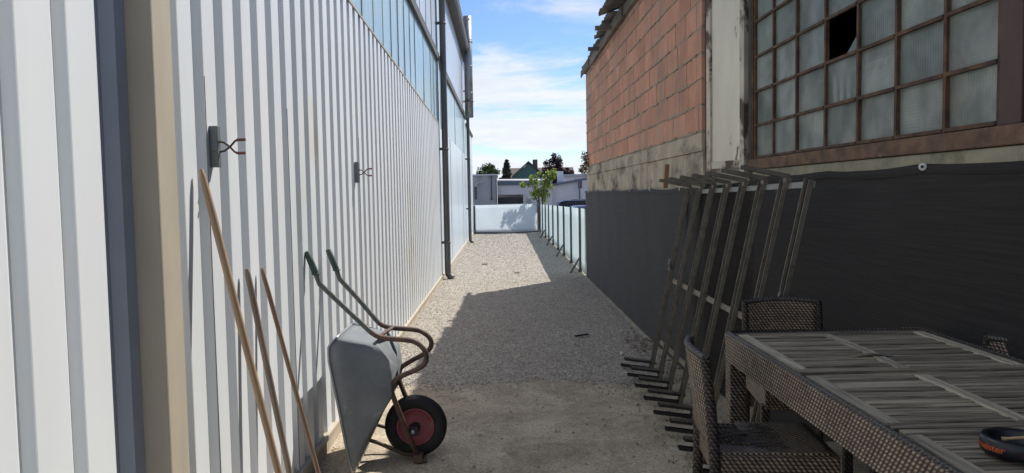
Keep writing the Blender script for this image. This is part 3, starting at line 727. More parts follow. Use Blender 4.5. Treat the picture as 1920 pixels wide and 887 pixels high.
# plant rooted in the far end of the wall
def leaves(b, pts, r, n, s0, s1, flat=0.3):
    for c in pts:
        for _ in range(n):
            d = Vector((rnd.gauss(0, 1), rnd.gauss(0, 1), rnd.gauss(0, 1))).normalized() * (rnd.random() ** 0.5) * r
            p = Vector(c) + d; s = rnd.uniform(s0, s1)
            a = Vector((rnd.gauss(0, 1), rnd.gauss(0, 1), rnd.gauss(0, flat))).normalized()
            q = a.orthogonal().normalized(); q = Matrix.Rotation(rnd.random()*6.28, 3, a) @ q
            b.add([p - a*s*.5, p + q*s*.32, p + a*s*.5, p - q*s*.32], [(0,1,2,3)], rnd.random())
r = empty('wall_weed', (XB - .03, 14.4, 2.2), 'small reddish weed growing from the far end of the brick wall', 'plant')
b = MB(); leaves(b, [(XB - .05, 14.4, 2.3), (XB - .08, 14.5, 2.22), (XB-.06, 14.6, 2.42), (XB - .06, 14.3, 2.12)], 0.10, 45, .03, .07); b.build('foliage', 'leaf_dry', r)
b = MB(); b.tube([(XB + .0, 14.45, 2.17), (XB - .05, 14.47, 2.3), (XB - .08, 14.55, 2.5)], .006, 5); b.build('stem', 'bark', r)

# ------------------------------------------------------------------ privacy screen
scr = empty('privacy_screen', (1.68, 8, 0), 'long charcoal woven fabric screen covering the lower right wall', 'screen')
path = [(1.665, 14.74), (1.665, 6.42), (1.70, 6.18), (1.92, 5.70), (1.925, 5.2), (1.925, -1.0)]
seg = [0]
for i in range(1, len(path)): seg.append(seg[-1] + (Vector(path[i]) - Vector(path[i-1])).length)
T = seg[-1]
ties = [14.7, 13.0, 11.2, 9.6, 8.3, 6.9, 5.4, 4.35, 3.36, 2.2, 1.0, -.9]
def at(t):
    for i in range(1, len(path)):
        if t <= seg[i] + 1e-6:
            f = (t - seg[i-1]) / (seg[i] - seg[i-1]); return Vector(path[i-1]).lerp(Vector(path[i]), f)
    return Vector(path[-1])
def topz(y):
    base = 1.72 if y > 6.5 else 1.72 + (min(6.5, y) - 6.5) * -0.06 if y > 5.2 else 1.798
    for a, c in zip(ties, ties[1:]):
        if c <= y <= a:
            f = (y - c) / (a - c); return base - 0.018 * math.sin(math.pi * f)
    return base
def sfn(u, v):
    p = at(u * T); y = p.y; zt = topz(y)
    z = 0.02 + (zt - 0.02) * v
    return Vector((p.x - 0.006 - 0.007 * nz(y*1.5, z*1.2, 9) - 0.0025 * nz(y*1.0, z*11, 5), y, z))
b = MB(); b.grid(sfn, 260, 26); b.build('screen_fabric', 'screen', scr)
b = MB()
b.grid(lambda u, v: sfn(u, 1) + Vector((-0.004 - 0.006 * math.sin(v * math.pi), 0, -0.045 * v + 0.006)), 260, 4); b.build('screen_hem', 'screen', scr)
for y in (14.2, 13.0, 11.2, 9.6, 8.3, 6.9):
    b = MB(); p = sfn(0, 1)
    xx = 1.665 if y > 6.4 else 1.925
    b.tube([(xx - .018, y, topz(y) - .02), (xx - .018, y, topz(y) + .02)], .005, 6); b.build('cable_tie', 'white_plastic', scr)
b = MB(); b.lathe([(0.0, .0), (.004, .0), (.005, -.004), (.017, -.003), (.018, .003)], (0, 0, 0), 'Y', 24)
b.v = [Matrix.Rotation(R(-40), 3, 'Z') @ v + Vector((1.900, 3.35, 1.787)) for v in b.v]; b.build('fixing_disc', 'white_plastic', scr)
b = MB(); b.lathe([(0.0, -.009), (.006, -.008), (.006, .0)], (0, 0, 0), 'Y', 12); b.v = [Matrix.Rotation(R(-40), 3, 'Z') @ v + Vector((1.897, 3.348, 1.787)) for v in b.v]; b.build('screw', 'hub', scr)

# ------------------------------------------------------------------ leaning steel rack
rack = empty('steel_rack', (1.4, 5.6, 0), 'dark steel rack of bars with prongs leaning against the charcoal screen', 'rack')
BY = [6.98, 6.61, 6.23, 5.84, 5.45, 5.06, 4.67, 4.28]; TY = [6.62, 6.24, 5.86, 5.49, 5.12, 4.74, 4.365, 4.01]
TZ = [1.708, 1.715, 1.72, 1.725, 1.732, 1.738, 1.745, 1.751]
ups = []
def channel(b, a, c, side, out, w, d, t=0.005):
    """U channel from a to c; web faces `out`"""
    a = Vector(a); c = Vector(c); dd = (c - a).normalized(); side = Vector(side); side = (side - dd*side.dot(dd)).normalized(); o = side.cross(dd)
    if o.dot(Vector(out)) < 0: o = -o
    for s in (-1, 1):
        b.bar(a + side*s*(w/2) - o*d/2 , c + side*s*(w/2) - o*d/2, d, t, up=side)
    b.bar(a - o*d, c - o*d, w - t - 0.001, t, up=o)
for i in range(8):
    a = Vector((1.375, BY[i], 0.015)); c = Vector((1.645, TY[i], TZ[i]))
    b = MB(); channel(b, a, c, (0, 1, 0), (-1, 0, .1), 0.066, 0.027, .006)
    ups.append((a, c)); up = b.build('upright', 'steel_dark', rack)
    b = MB(); o_ = Vector((.020, 0, 0)); b.bar(a + o_, c + o_, .057, .004, up=(1, 0, 0)); b.build('slot_shade_strip', 'slot_shade', up)  # added dark strip, paints the channel's inner shade
    f0 = a + Vector((0.02, 0, 0.012)); f1 = a + Vector((-0.27, 0.0, 0.055))
    b = MB(); channel(b, f0, f1, (0, 1, 0), (0, 0, 1), 0.044, 0.020); up_ = Vector((.03, -.02, .062)); channel(b, f0 + up_, f1 + up_, (0, 1, 0), (0, 0, 1), 0.044, 0.020); ft = b.build('foot', 'steel_black', rack)
    f0 = f0 + up_; f1 = f1 + up_
    b = MB()
    for q in range(22):
        for s in (-1, 1):
            p = f0.lerp(f1, (q + .5) / 22); b.box((p.x - .004, p.y + s*.020 - .007, p.z - .003), (p.x + .003, p.y + s*.020 + .007, p.z + .006))
    b.build('tread_rib', 'steel_dark', ft)
    if i < 7:
        t0 = c + Vector((0.03, -0.015, 0.012)); t1 = c + Vector((-0.245, -0.02, 0.072))
        b = MB(); channel(b, t0, t1, (0, 1, 0), (0, 0, -1), 0.045, 0.024); b.box((t0.x - .02, t0.y - .026, t0.z - .022), (t0.x + .01, t0.y + .026, t0.z + .01)); b.build('top_arm', 'steel_dark', rack)
def lv(i, z):
    a, c = ups[i]; f = (z - a.z) / (c.z - a.z); return a.lerp(c, f)
for z, m, h in ((1.68, 'galv', 0.034), (0.88, 'steel_dark', 0.04), (0.30, 'steel_dark', 0.042)):
    p = lv(0, z) + Vector((0.034, .04, 0)); q = lv(7, z + (.04 if z > 1 else 0)) + Vector((0.034, -.04, 0))
    b = MB(); b.bar(p, q, h, 0.008, up=(-1, 0, .16)); b.build('cross_bar', m, rack)
for i in range(8):
    p = lv(i, 1.69 + i*.004) + Vector((.026, .05, 0)); b = MB(); b.tube([p, p + Vector((-.012, 0, .0))], .006, 6); b.build('bolt', 'galv', rack)
for (i, z) in ((0, 1.0), (7, 1.05)):
    p = lv(i, z) + Vector((-.01, -.05, 0)); b = MB(); b.tube([p, p + Vector((-.02, -.03, .04)), p + Vector((-.02, -.055, .085))], [.010, .012, .009], 8); b.tube([p + Vector((0, .02, .0)), p + Vector((-.02, -.02, -.01))], .013, 8); b.build('clamp', 'galv', rack)
b = MB(); b.bar((1.655, 7.52, 1.73), (1.655, 7.44, 1.96), 0.03, 0.045, up=(1, 0, 0)); tag(b.build('wood_offcut', 'wood_new', bevel=.003), 'short brown wooden offcut stuck upright above the screen edge', 'wood piece')

# ------------------------------------------------------------------ rattan table
XT0, XT1, YT1, ZT = 0.965, 1.83, 3.22, 1.08
tab = empty('rattan_table', (1.4, 1.9, 0.32), 'large rattan framed table with weathered grey slatted wooden top', 'table')
b = MB()
b.box((XT0, 0.35, ZT - 0.125), (XT0 + .028, YT1, ZT - .004)); b.build('side_apron', 'weave', tab, bevel=.004)
b = MB(); b.box((XT1 - .028, 0.35, ZT - 0.125), (XT1, YT1, ZT - .004)); b.build('side_apron', 'weave', tab, bevel=.004)
b = MB(); b.box((XT0 + .0285, YT1 - .028, ZT - 0.125), (XT1 - .0285, YT1, ZT - .004)); b.box((XT0 + .0285, 0.35, ZT - 0.125), (XT1 - .0285, .378, ZT - .004)); b.build('end_apron', 'weave', tab, bevel=.004)
for x in (XT0 + .001, XT1 - .071):
    for y in (0.36, YT1 - .071):
        b = MB(); b.box((x, y, 0.322), (x + .07, y + .07, ZT - .1255)); b.build('leg', 'weave', tab, bevel=.006)
b = MB(); e = 0.032
b.tube([(XT0 + .012, .35, ZT - .002), (XT0 + .012, YT1 - .012, ZT - .002), (XT1 - .012, YT1 - .012, ZT - .002), (XT1 - .012, .35, ZT - .004)], .0080, 8)
b.build('rim_braid', 'weave_edge', tab)
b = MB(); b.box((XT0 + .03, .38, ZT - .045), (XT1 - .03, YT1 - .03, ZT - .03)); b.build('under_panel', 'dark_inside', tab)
mods = [(2.485, 3.185), (1.885, 2.455), (1.28, 1.865), (0.66, 1.26)]
for mi, (y0, y1) in enumerate(mods):
    b = MB(); bls = []
    xa, xb, xm = XT0 + .036, XT1 - .036, XT0 + .036 + (XT1 - XT0 - .072) * .47
    bw = 0.042
    def slatrow(y, w, xs, zz=0.0):
        for (p, q) in xs:
            rt = Matrix.Rotation(rnd.uniform(-.012, .012), 3, 'X') @ Matrix.Rotation(rnd.uniform(-.003, .003), 3, 'Y')
            b.box((p + .002, y + .002, ZT - .022 + zz), (q - .002, y + w - .0035, ZT - .003 + zz + rnd.uniform(-.004, .002)), rnd.random(), rot=rt)
    slatrow(y0, .038, [(xa, xb)], .002); slatrow(y1 - .038, .038, [(xa, xb)], .002)
    n = int(round((y1 - y0 - .078) / .034)); w = (y1 - y0 - .078) / n
    for k in range(n): slatrow(y0 + .039 + k * w, w, [(xa + bw, xm - bw/2), (xm + bw/2, xb - bw)])
    for p in (xa, xm - bw/2, xb - bw):
        dz = rnd.uniform(-.002, .0)
        if mi == 0 and p == xm - bw/2:
            bls.append(MB().box((p, y0 + .04, ZT - .020), (p + bw, y0 + .30, ZT + dz), rnd.random(), rot=Matrix.Rotation(R(1.5), 3, 'X'))); bls.append(MB().box((p, y0 + .31, ZT - .02), (p + bw, y1 - .04, ZT - .001), rnd.random(), rot=Matrix.Rotation(R(-1.2), 3, 'X')))
        else: bls.append(MB().box((p, y0 + .040, ZT - .020), (p + bw, y1 - .040, ZT + dz), rnd.random()))
    if mi == 0:
        xw = xm - .10   # cupped slat end
        b.grid(lambda u, v: Vector((xw + .15*u, y0 + .20 + .04*v, ZT + .000 + .008 * math.sin(u*math.pi)**2 * (1 - .4*v))), 10, 3, .2)
    o = b.build('top_slats', 'slat', tab, bevel=.0015)
    for q in bls: q.build('top_batten', 'batten', tab, bevel=.0015)

# ------------------------------------------------------------------ rattan chairs (faces +x)
def make_chair(broken):
    r = empty('rattan_chair', (0, 0, 0))
    W = .19; H = .79
    for s in (-1, 1):
        b = MB(); b.tube([(-.012, s*W, 0), (0.0, s*W, .40), (-.015, s*W, .60), (-.035, s*W, H)], [.019, .021, .019, .016], 8); b.build('back_post', 'weave_dark', r)
        b = MB(); b.box((.385, s*(W-.0) - .02, 0), (.425, s*W + .02, .36)); b.build('leg', 'weave_dark', r, bevel=.005)
    b = MB()
    def bf(u, v):
        y = -W + .014 + (2*W - .028)*u; z = .47 + (H - .012 - .47)*v
        return Vector((-.012 - .025*((z-.45)/.34) - .030*math.sin(u*math.pi)*(0.4 + .6*v), y, z + .012*math.sin(u*math.pi)*v))
    b.grid(bf, 14, 14); b.build('backrest', 'weave', r, solid=.018)
    b = MB(); b.tube([(bf(0,1) + Vector((0,-.014,.004)))] + [bf(k/14, 1) + Vector((0, 0, .004)) for k in range(15)] + [bf(1,1) + Vector((0,.014,.004))], .0135, 8); b.build('top_rail', 'weave_edge', r)
    # seat frame
    b = MB(); b.box((.0, -W - .006, .335), (.43, -W + .014, .436)); b.box((.0, W - .014, .335), (.43, W + .006, .436)); b.box((.41, -W + .0145, .335), (.43, W - .0145, .436)); b.box((.0, -W + .0145, .335), (.016, W - .0145, .436)); b.build('seat_apron', 'weave', r, bevel=.006)
    b = MB()
    if not broken:
        b.grid(lambda u, v: Vector((.012 + .405*u, -W + .01 + (2*W-.02)*v, .440 - .016*math.sin(u*math.pi)*math.sin(v*math.pi))), 12, 12); b.build('seat', 'weave', r, solid=.008)
    else:
        b.grid(lambda u, v: Vector((.19 + .22*u + .05*math.sin(v*5)*(1-u), -W + .01 + (2*W-.02)*v, .440 - .016*math.sin((.5+.5*u)*math.pi)*math.sin(v*math.pi))), 10, 12)
        b.grid(lambda u, v: Vector((.012 + .20*u, -W + .01 + (.10 - .05*u)*v, .438)), 8, 4)
        o = b.build('seat', 'weave', r, solid=.008)
        b = MB()
        for k in range(22):
            y = -W + .05 + (2*W - .07) * k / 21; y2 = y + rnd.uniform(-.02, .03)
            x1 = .20 + rnd.uniform(-.02, .03); x0 = .012 if rnd.random() < .35 else rnd.uniform(.06, .15)
            b.tube([(x0, y2, .432 - rnd.uniform(.0, .035)), ((x0 + x1)/2, (y + y2)/2, .425), (x1, y, .438), (x1 + .05, y, .444)], .0028, 5)
        for k in range(8):
            x = .05 + .022*k; b.tube([(x, -W + .02, .438), (x + .02, -.02, .425 - .01*rnd.random()), (x + rnd.uniform(0, .05), -.02 + rnd.uniform(.02, .15), .42)], .0025, 5)
        b.build('broken_strand', 'strand', o)
    return r
c1 = make_chair(True); c1.location = (.765, 2.79, .32); c1.rotation_euler.z = R(-6)
tag(c1, 'rattan chair with torn seat weave, backrest to the alley, left of the table', 'chair', 'rattan chairs around the table')
c2 = make_chair(False); c2.location = (1.465, 3.86, .32); c2.rotation_euler.z = R(-96)
tag(c2, 'rattan chair behind the far end of the table, backrest against the steel rack', 'chair', 'rattan chairs around the table')
c3 = copy_tree(c2); c3.location = (1.875, 2.70, .315); c3.rotation_euler.z = R(180)
tag(c3, 'rattan chair squeezed between the table and the charcoal screen, only its top rail showing', 'chair', 'rattan chairs around the table')

# ------------------------------------------------------------------ ashtray
AC = Vector((1.163, 1.66, ZT + .004)); AR = .070; AH = .042
ash = empty('ashtray', AC, 'round black ashtray with orange lettering on the slatted table', 'ashtray')
b = MB(); b.lathe([(0, .0), (AR*.86, 0), (AR*.97, .006), (AR, .014), (AR, AH - .005), (AR - .004, AH), (AR*.80, AH), (AR*.74, AH - .006), (AR*.70, .010), (0, .008)], AC, 'Z', 64); b.build('bowl', 'ash_black', ash)
cu = bpy.data.curves.new('lettering', 'FONT'); cu.body = 'J\u00e4germeister'; cu.size = .0235; cu.extrude = .0; cu.resolution_u = 3; cu.offset = .0004; cu.space_character = 0.92
to = bpy.data.objects.new('lettering_tmp', cu); col.objects.link(to)
bpy.context.view_layer.update()
me = bpy.data.meshes.new_from_object(to.evaluated_get(bpy.context.evaluated_depsgraph_get()))
bpy.data.objects.remove(to); 
xs = [v.co.x for v in me.vertices]; x0, x1 = min(xs), max(xs); Lw = .122
face = math.atan2(-AC.y, -AC.x)
end = face + R(16) * -1
# the word runs left to right round the front, ending a little left of centre
for v in me.vertices:
    f = (v.co.x - x0) / (x1 - x0)
    ang = face - R(14) - (1 - f) * Lw / AR
    rr = AR + .0007
    v.co = Vector((rr * math.cos(ang), rr * math.sin(ang), .0165 + v.co.y * 0.9))
me.materials.clear(); me.materials.append(MT['orange_print'])
lo = bpy.data.objects.new('lettering', me); col.objects.link(lo); lo.parent = ash
b = MB()
for rr2, wd_ in ((.0125, .0016),):
    n = 28; vs = []
    for k in range(n):
        t = 2*math.pi*k/n
        for q in (rr2, rr2 - wd_):
            ang = face + R(20) + q*math.cos(t)/AR; vs.append(AC + Vector(((AR+.0006)*math.cos(ang), (AR+.0006)*math.sin(ang), .020 + q*math.sin(t))))
    b.add(vs, [(2*k, 2*((k+1) % n), 2*((k+1) % n)+1, 2*k+1) for k in range(n)])
b.build('round_emblem', 'dark_print', ash)
b = MB(); p = AC + Vector((-.012, .028, .026)); q = AC + Vector((.045, -.004, .040))
b.tube([p, p.lerp(q, .2), q], [.0055, .0038, .0036], 8); tag(b.build('cigarette_stub', 'paper'), 'crumpled tan cigarette stub lying in the black ashtray', 'cigarette')

# ------------------------------------------------------------------ wheelbarrow
wb = empty('wheelbarrow', (-.75, 4.75, 0), 'grey wheelbarrow standing on its nose against the white wall', 'wheelbarrow')
near = [(-1.12,1.17),(-0.99,1.04),(-0.82,0.87),(-0.78,0.84),(-0.73,0.825),(-0.60,0.815),(-0.54,0.80),(-0.495,0.76),(-0.475,0.71),(-0.49,0.66),(-0.535,0.63),(-0.65,0.585),(-0.69,0.55),(-0.70,0.50),(-0.69,0.45),(-0.65,0.30),(-0.622,0.20),(-0.585,0.08),(-0.57,.04)]
farp = [(-1.09,1.15),(-0.96,1.00),(-0.84,0.85),(-0.80,0.825),(-0.74,0.81),(-0.60,0.80),(-0.55,0.785),(-0.505,0.75),(-0.485,0.71),(-0.50,0.66),(-0.545,0.63),(-0.67,0.565),(-0.71,0.53),(-0.715,0.48),(-0.70,0.43),(-0.63,0.28),(-0.58,0.10),(-0.565,0.05)]
def smooth(p, n=2):
    for _ in range(n):
        q = [p[0]]
        for a, c in zip(p, p[1:]): q += [a.lerp(c, .25), a.lerp(c, .75)]
        q.append(p[-1]); p = q
    return p
for pts, y0, y1 in ((near, 4.55, 4.70), (farp, 4.98, 4.86)):
    P3 = [Vector((x, y0 if z > .5 else y0 + (y1 - y0) * (.5 - z)/.45, z)) for x, z in pts]
    b = MB(); b.tube(smooth(P3[2:]), .0165, 10); ft = b.build('frame_tube', 'barrow_rust', wb)
    g0 = P3[0] + Vector((-.02, 0, .06)) ; g1 = P3[0] + Vector((-.07, 0, .195))
    b = MB(); b.tube([P3[2] + (P3[2]-P3[3])*.0, P3[1], P3[0], g0], .0163, 10); b.build('handle_tube', 'barrow_green', ft)
    b = MB(); gm = g0.lerp(g1, .5); b.tube([g0, gm, g1, g1 + (g1-g0)*.04], [.021, .020, .019, .014], 10); b.lathe([(0.02, -.004), (.027, -.002), (.027, .003), (.02, .004)], g0, 'Z', 14); b.build('grip', 'grip', wb)
# tray: loft from floor to rim
def loop(cz, hz, cy, hy, xf, p=5.0, n=56):
    out = []
    for k in range(n):
        t = 2*math.pi*k/n; c, s = math.cos(t), math.sin(t)
        zz = cz + hz * math.copysign(abs(s) ** (2/p), s); yy = cy + hy * math.copysign(abs(c) ** (2/p), c)
        out.append(Vector((xf(zz), yy, zz)))
    return out
rimx = lambda z: -0.94 - 0.115 * min(1, max(0, z / .72)) ** 1.1 + (0.05 * max(0, (z - .80) / .055) if z > .80 else 0)
flx = lambda z: -0.695 - 0.10 * max(0, (z - .66) / .14) ** 1.5 - 0.25*max(0, (.46 - z)/.3)
def lerp_loop(a, c, f): return [p.lerp(q, f) for p, q in zip(a, c)]
Rl = loop(.43, .425, 4.765, .315, rimx, 11); Fl = loop(.60, .20, 4.765, .235, flx, 6.0)
loops = [lerp_loop(Fl, Rl, f) for f in (0, .03, .1, .3, .55, .8, 1)]
for i, L_ in enumerate(loops[1:3]):
    pass
b = MB(); n = 56; vs = [p for L_ in loops for p in L_]; fs = []
for i in range(len(loops) - 1):
    for k in range(n): l = (k+1) % n; fs.append((i*n+k, i*n+l, (i+1)*n+l, (i+1)*n+k))
ctr = sum(Fl, Vector()) / n
vs.append(Vector((-.685, ctr.y, ctr.z)))
inner = [p.lerp(ctr, .45) + Vector((.008, 0, 0)) for p in Fl]; base = len(vs); vs += inner
for k in range(n): l = (k+1) % n; fs.append((k, l, base + l, base + k)); fs.append((base + k, base + l, base - 1))
b.add(vs, fs, smooth=True); tray = b.build('tray', 'barrow', wb, solid=.004)
b = MB(); b.tube(Rl, .009, 8, closed=True); b.build('tray_rim', 'zinc', tray)
# wheel
WC = Vector((-.585, 4.80, .200))
wh = empty('wheel', WC); wh.parent = wb; wh.location = WC - ORG[wb.name]
ty = []
for k in range(25):
    t = -math.pi * .80 + 2*math.pi*.80*k/24
    ty.append((.1545 + .0455*math.cos(t), .042*math.sin(t)))
b = MB(); b.lathe(ty, WC, 'Y', 64)
for q in (-.018, -.006, .006, .018):
    rr = .1545 + .0455*math.cos(math.asin(q/.042)); b.lathe([(rr - .001, q - .0022), (rr + .0025, q - .0015), (rr + .0025, q + .0015), (rr - .001, q + .0022)], WC, 'Y', 64)
b.build('tyre', 'tyre', wh)
b = MB()
for s in (-1, 1): b.lathe([(.122, s*.033), (.117, s*.036), (.110, s*.030), (.104, s*.018), (.060, s*.010), (.035, s*.016), (.0, s*.018)], WC, 'Y', 48)
b.build('rim', 'rim_red', wh)
b = MB(); b.lathe([(.028, -.045), (.030, -.04), (.030, .04), (.028, .045), (0, .045)], WC, 'Y', 20); b.lathe([(.0, -.045), (.028, -.045)], WC, 'Y', 20); b.box((WC.x - .035, WC.y - .052, WC.z - .026), (WC.x + .012, WC.y - .046, WC.z + .026)); b.build('hub', 'hub', wh)
b = MB(); b.tube([WC + Vector((0, -.075, 0)), WC + Vector((0, .075, 0))], .011, 10); b.build('axle', 'bolt', wh)
b = MB(); b.lathe([(0, -.012), (.012, -.010), (.014, 0), (.014, .02)], (-.588, 4.665, .20), 'Y', 12); b.build('axle_bolt', 'bolt', wh)
b = MB(); b.box((-.615, 4.668, .172), (-.560, 4.70, .228)); b.bar((-.60, 4.70, .20), (-.585, 4.745, .20), .04, .05); b.bar((-.60, 4.87, .20), (-.585, 4.855, .20), .04, .05); b.build('axle_bracket', 'hub', wb)
for y in (4.62, 4.93):
    b = MB(); b.tube([(-.86, y, .17), (-.80, y, .15), (-.65, y + (4.76 - y)*.4, .055), (-.57, y + (4.76 - y)*.55, .04)], .013, 8); b.build('brace_tube', 'barrow_rust', wb)
b = MB(); b.tube([(-.565, 4.68, .035), (-.56, 4.88, .035)], .016, 8); b.tube([(-.545, 4.66, .02), (-.505, 4.66, .018)], .014, 8); b.box((-.59, 4.64, .004), (-.53, 4.72, .055)); b.build('nose_bar', 'barrow_rust', wb, bevel=.006)
b = MB(); b.tube([(-.775, 4.58, .83), (-.74, 4.97, .82)], .012, 8); b.build('cross_stay', 'barrow_rust', wb)

# ------------------------------------------------------------------ three wooden poles leaning on the wall
def pole(a, c, r, m, label, ferrule=False):
    a = Vector(a); c = Vector(c); e = empty('wooden_pole', c, label, 'wooden pole')
    pts = [a.lerp(c, f) + Vector((0, .004*nz(f*4, r*90), .0)) for f in [k/10 for k in range(11)]]
    rs = [r*.45, r*.9] + [r]*9
    b = MB(); b.tube([a + (a-c)*-.002] + [a.lerp(c, .02)] + pts[1:], [r*.5, r*.9] + [r]*10, 12); b.build('shaft', m, e)
    if ferrule:
        b = MB(); q = a.lerp(c, .80); b.tube([q, q + (c-a)*.12], r*1.12, 12); b.build('ferrule', 'zinc', e)
    return e
pole((-1.175, 2.95, 1.82), (-.815, 3.02, .003), .0150, 'pole_tan', 'thick tan wooden pole leaning tallest against the white wall', False)
pole((-1.172, 3.42, 1.38), (-.975, 3.52, .003), .0148, 'pole_grey', 'weathered greyish wooden pole, middle of the three against the wall')
pole((-1.178, 3.65, 1.36), (-.903, 3.78, .003), .0115, 'pole_brown', 'thin brown wooden pole leaning nearest to the wheelbarrow')

# ------------------------------------------------------------------ translucent fences
def panel_mat(name, c, w):
    m = mat(name, c, tuple(x*.93 for x in c), 0.35, scale=.8, stretch=(1, 1, 1), transl=w, nrough=.08)
    return m
MT['panel'] = panel_mat('panel', (0.84, 0.88, 0.90), 0.72)
MT['panel_green'] = panel_mat('panel_green', (0.78, 0.855, 0.865), 0.70)
rf = empty('rear_fence', (.16, 31.7, 0), 'low milky white panel fence closing the far end of the alley', 'fence')
b = MB(); b.grid(lambda u, v: Vector((-1.17 + 2.70*u, 31.72 + .01*nz(u*5, v*2), .07 + (1.155 + .02*u)*v)), 24, 8); b.build('panel', 'panel', rf, solid=.006)
for x, h in ((-1.15, 1.2), (1.54, 1.40)):
    b = MB(); b.box((x - .03, 31.66, 0), (x + .03, 31.72, h)); b.build('post', 'pale_post', rf, bevel=.004)
b = MB(); b.bar((-1.15, 31.70, .05), (.3, 31.70, .03), .03, .05); b.bar((.3, 31.69, .03), (1.54, 31.70, .06), .03, .05); b.box((.12, 31.6, .0), (.36, 31.68, .05)); b.build('bottom_rail', 'pale_post', rf)
sf = empty('side_fence', (1.62, 23, 0), 'milky white panel fence with dark posts and braces beyond the charcoal screen', 'fence')
PY = [15.55, 17.55, 19.6, 21.65, 23.75, 25.9, 27.8, 29.8]
def ftop(y): return 1.37 - (y - 14.8) * .0085
ed = [14.78] + PY + [31.66]
for i in range(len(ed) - 1):
    b = MB(); y0, y1 = ed[i], ed[i+1]
    b.grid(lambda u, v: Vector((1.655 + .008*nz(u*3 + i*7, v*2), y0 + .003 + (y1 - y0 - .006)*u, .05 + (ftop(y0 + (y1-y0)*u) - .05)*v)), 10, 6); b.build('panel', 'panel_green', sf, solid=.006)
for i, y in enumerate(PY):
    b = MB(); b.box((1.60, y - .022, .0), (1.645, y + .022, ftop(y) + .015)); b.box((1.585, y - .035, .0), (1.655, y + .035, .10)); p = b.build('post', 'pale_post', sf)
    if i % 2 == 0:
        b = MB(); b.bar((1.605, y - .03, .33), (1.40, y - .10, .01), .035, .03); b.build('brace', 'pale_post', sf)

# ------------------------------------------------------------------ vegetation
def tree(name, base, label, kind, leaf, clumps, nper, s0, s1, trunks, rclump, cat='tree'):
    e = empty(name, base, label, cat)
    b = MB()
    for t in trunks: b.tube(t[0], t[1], 8)
    b.build('trunk', 'bark', e)
    b = MB()
    for c, r in clumps: leaves(b, [c], r, nper, s0, s1)
    b.build('crown', leaf, e, recalc=False); return e
def blob(cx, cy, cz, rx, ry, rz, n, r):
    out = []
    for _ in range(n):
        d = Vector((rnd.gauss(0,1), rnd.gauss(0,1), rnd.gauss(0,1))).normalized() * rnd.uniform(.45, 1.0)
        out.append((Vector((cx + d.x*rx, cy + d.y*ry, cz + d.z*rz)), r * rnd.uniform(.6, 1.25)))
    return out
# young tree just behind the rear fence
TB = Vector((1.72, 32.6, -.02))
tr = []
tips = []
for k in range(6):
    a = k * 1.05; top = TB + Vector((math.cos(a)*rnd.uniform(.2, .55), math.sin(a)*.4, rnd.uniform(2.0, 2.75)))
    mid = TB + Vector((math.cos(a)*.12, math.sin(a)*.1, 1.2)); tr.append(([TB + Vector((math.cos(a)*.05, 0, 0)), mid, top], [.035, .022, .008])); tips.append(top)
cl = blob(1.68, 32.6, 2.02, .58, .45, .56, 46, .15) + blob(1.08, 32.6, 2.05, .25, .3, .12, 7, .12) + blob(2.2, 32.6, 2.5, .25, .3, .2, 10, .13) + blob(1.75, 32.6, 1.5, .4, .3, .35, 10, .13)
tree('young_tree', TB, 'young light green tree behind the corner of the white fences', 0, 'leaf_young', cl, 40, .05, .12, tr, .2)
BT = Vector((7.2, 100, -.5))
tree('purple_tree', BT, 'dark purple leaved tree to the right of the green gabled house', 0, 'leaf_purple', blob(7.1, 100, 4.6, 1.75, 1.7, 2.1, 60, .55) + blob(9.0, 100, 3.9, .9, 1, .9, 14, .4), 90, .16, .34, [([BT, BT + Vector((0, 0, 3)), BT + Vector((.3, 0, 6))], [.25, .18, .04])], .3)
GT = Vector((-1.5, 80, -.5))
tree('green_tree', GT, 'bright green bushy tree above the grey flat roofed garage', 0, 'leaf_green', blob(-1.45, 80, 3.8, 1.15, 1.2, 1.15, 40, .42) + blob(-2.9, 80, 3.3, .3, .5, .7, 6, .3), 90, .12, .26, [([GT, GT + Vector((0, 0, 2)), GT + Vector((.2, 0, 4.6))], [.2, .15, .03])], .3)
CT = Vector((.6, 75, -.5))
cl = []
for k in range(26):
    h = k / 25; z = 2.2 + 2.75 * h; w = .82 * (1 - h) ** .8 + .05
    for q in range(5):
        a = rnd.random()*6.28; cl.append((Vector((.6 + math.cos(a)*w*rnd.uniform(.4, 1), 75 + math.sin(a)*w*.8, z)), .17))
cl += blob(-.05, 75, 2.9, .35, .4, .6, 8, .25)
tree('conifer_tree', CT, 'dark pointed conifer just left of the green gabled house', 0, 'leaf_dark', cl, 30, .10, .2, [([CT, CT + Vector((0, 0, 5.4))], [.14, .02])], .3)
RT = Vector((10.4, 90, -.5))
tree('dark_tree', RT, 'dark leafy tree at the right, cut off by the brick wall', 0, 'leaf_dark', blob(10.5, 90, 4.0, 1.5, 1.2, 1.3, 34, .45) + blob(10.9, 90, 5.6, .8, .7, .7, 12, .3), 38, .12, .28, [([RT, RT + Vector((0, 0, 3)), RT + Vector((.4, 0, 6.2))], [.2, .15, .03])], .3)
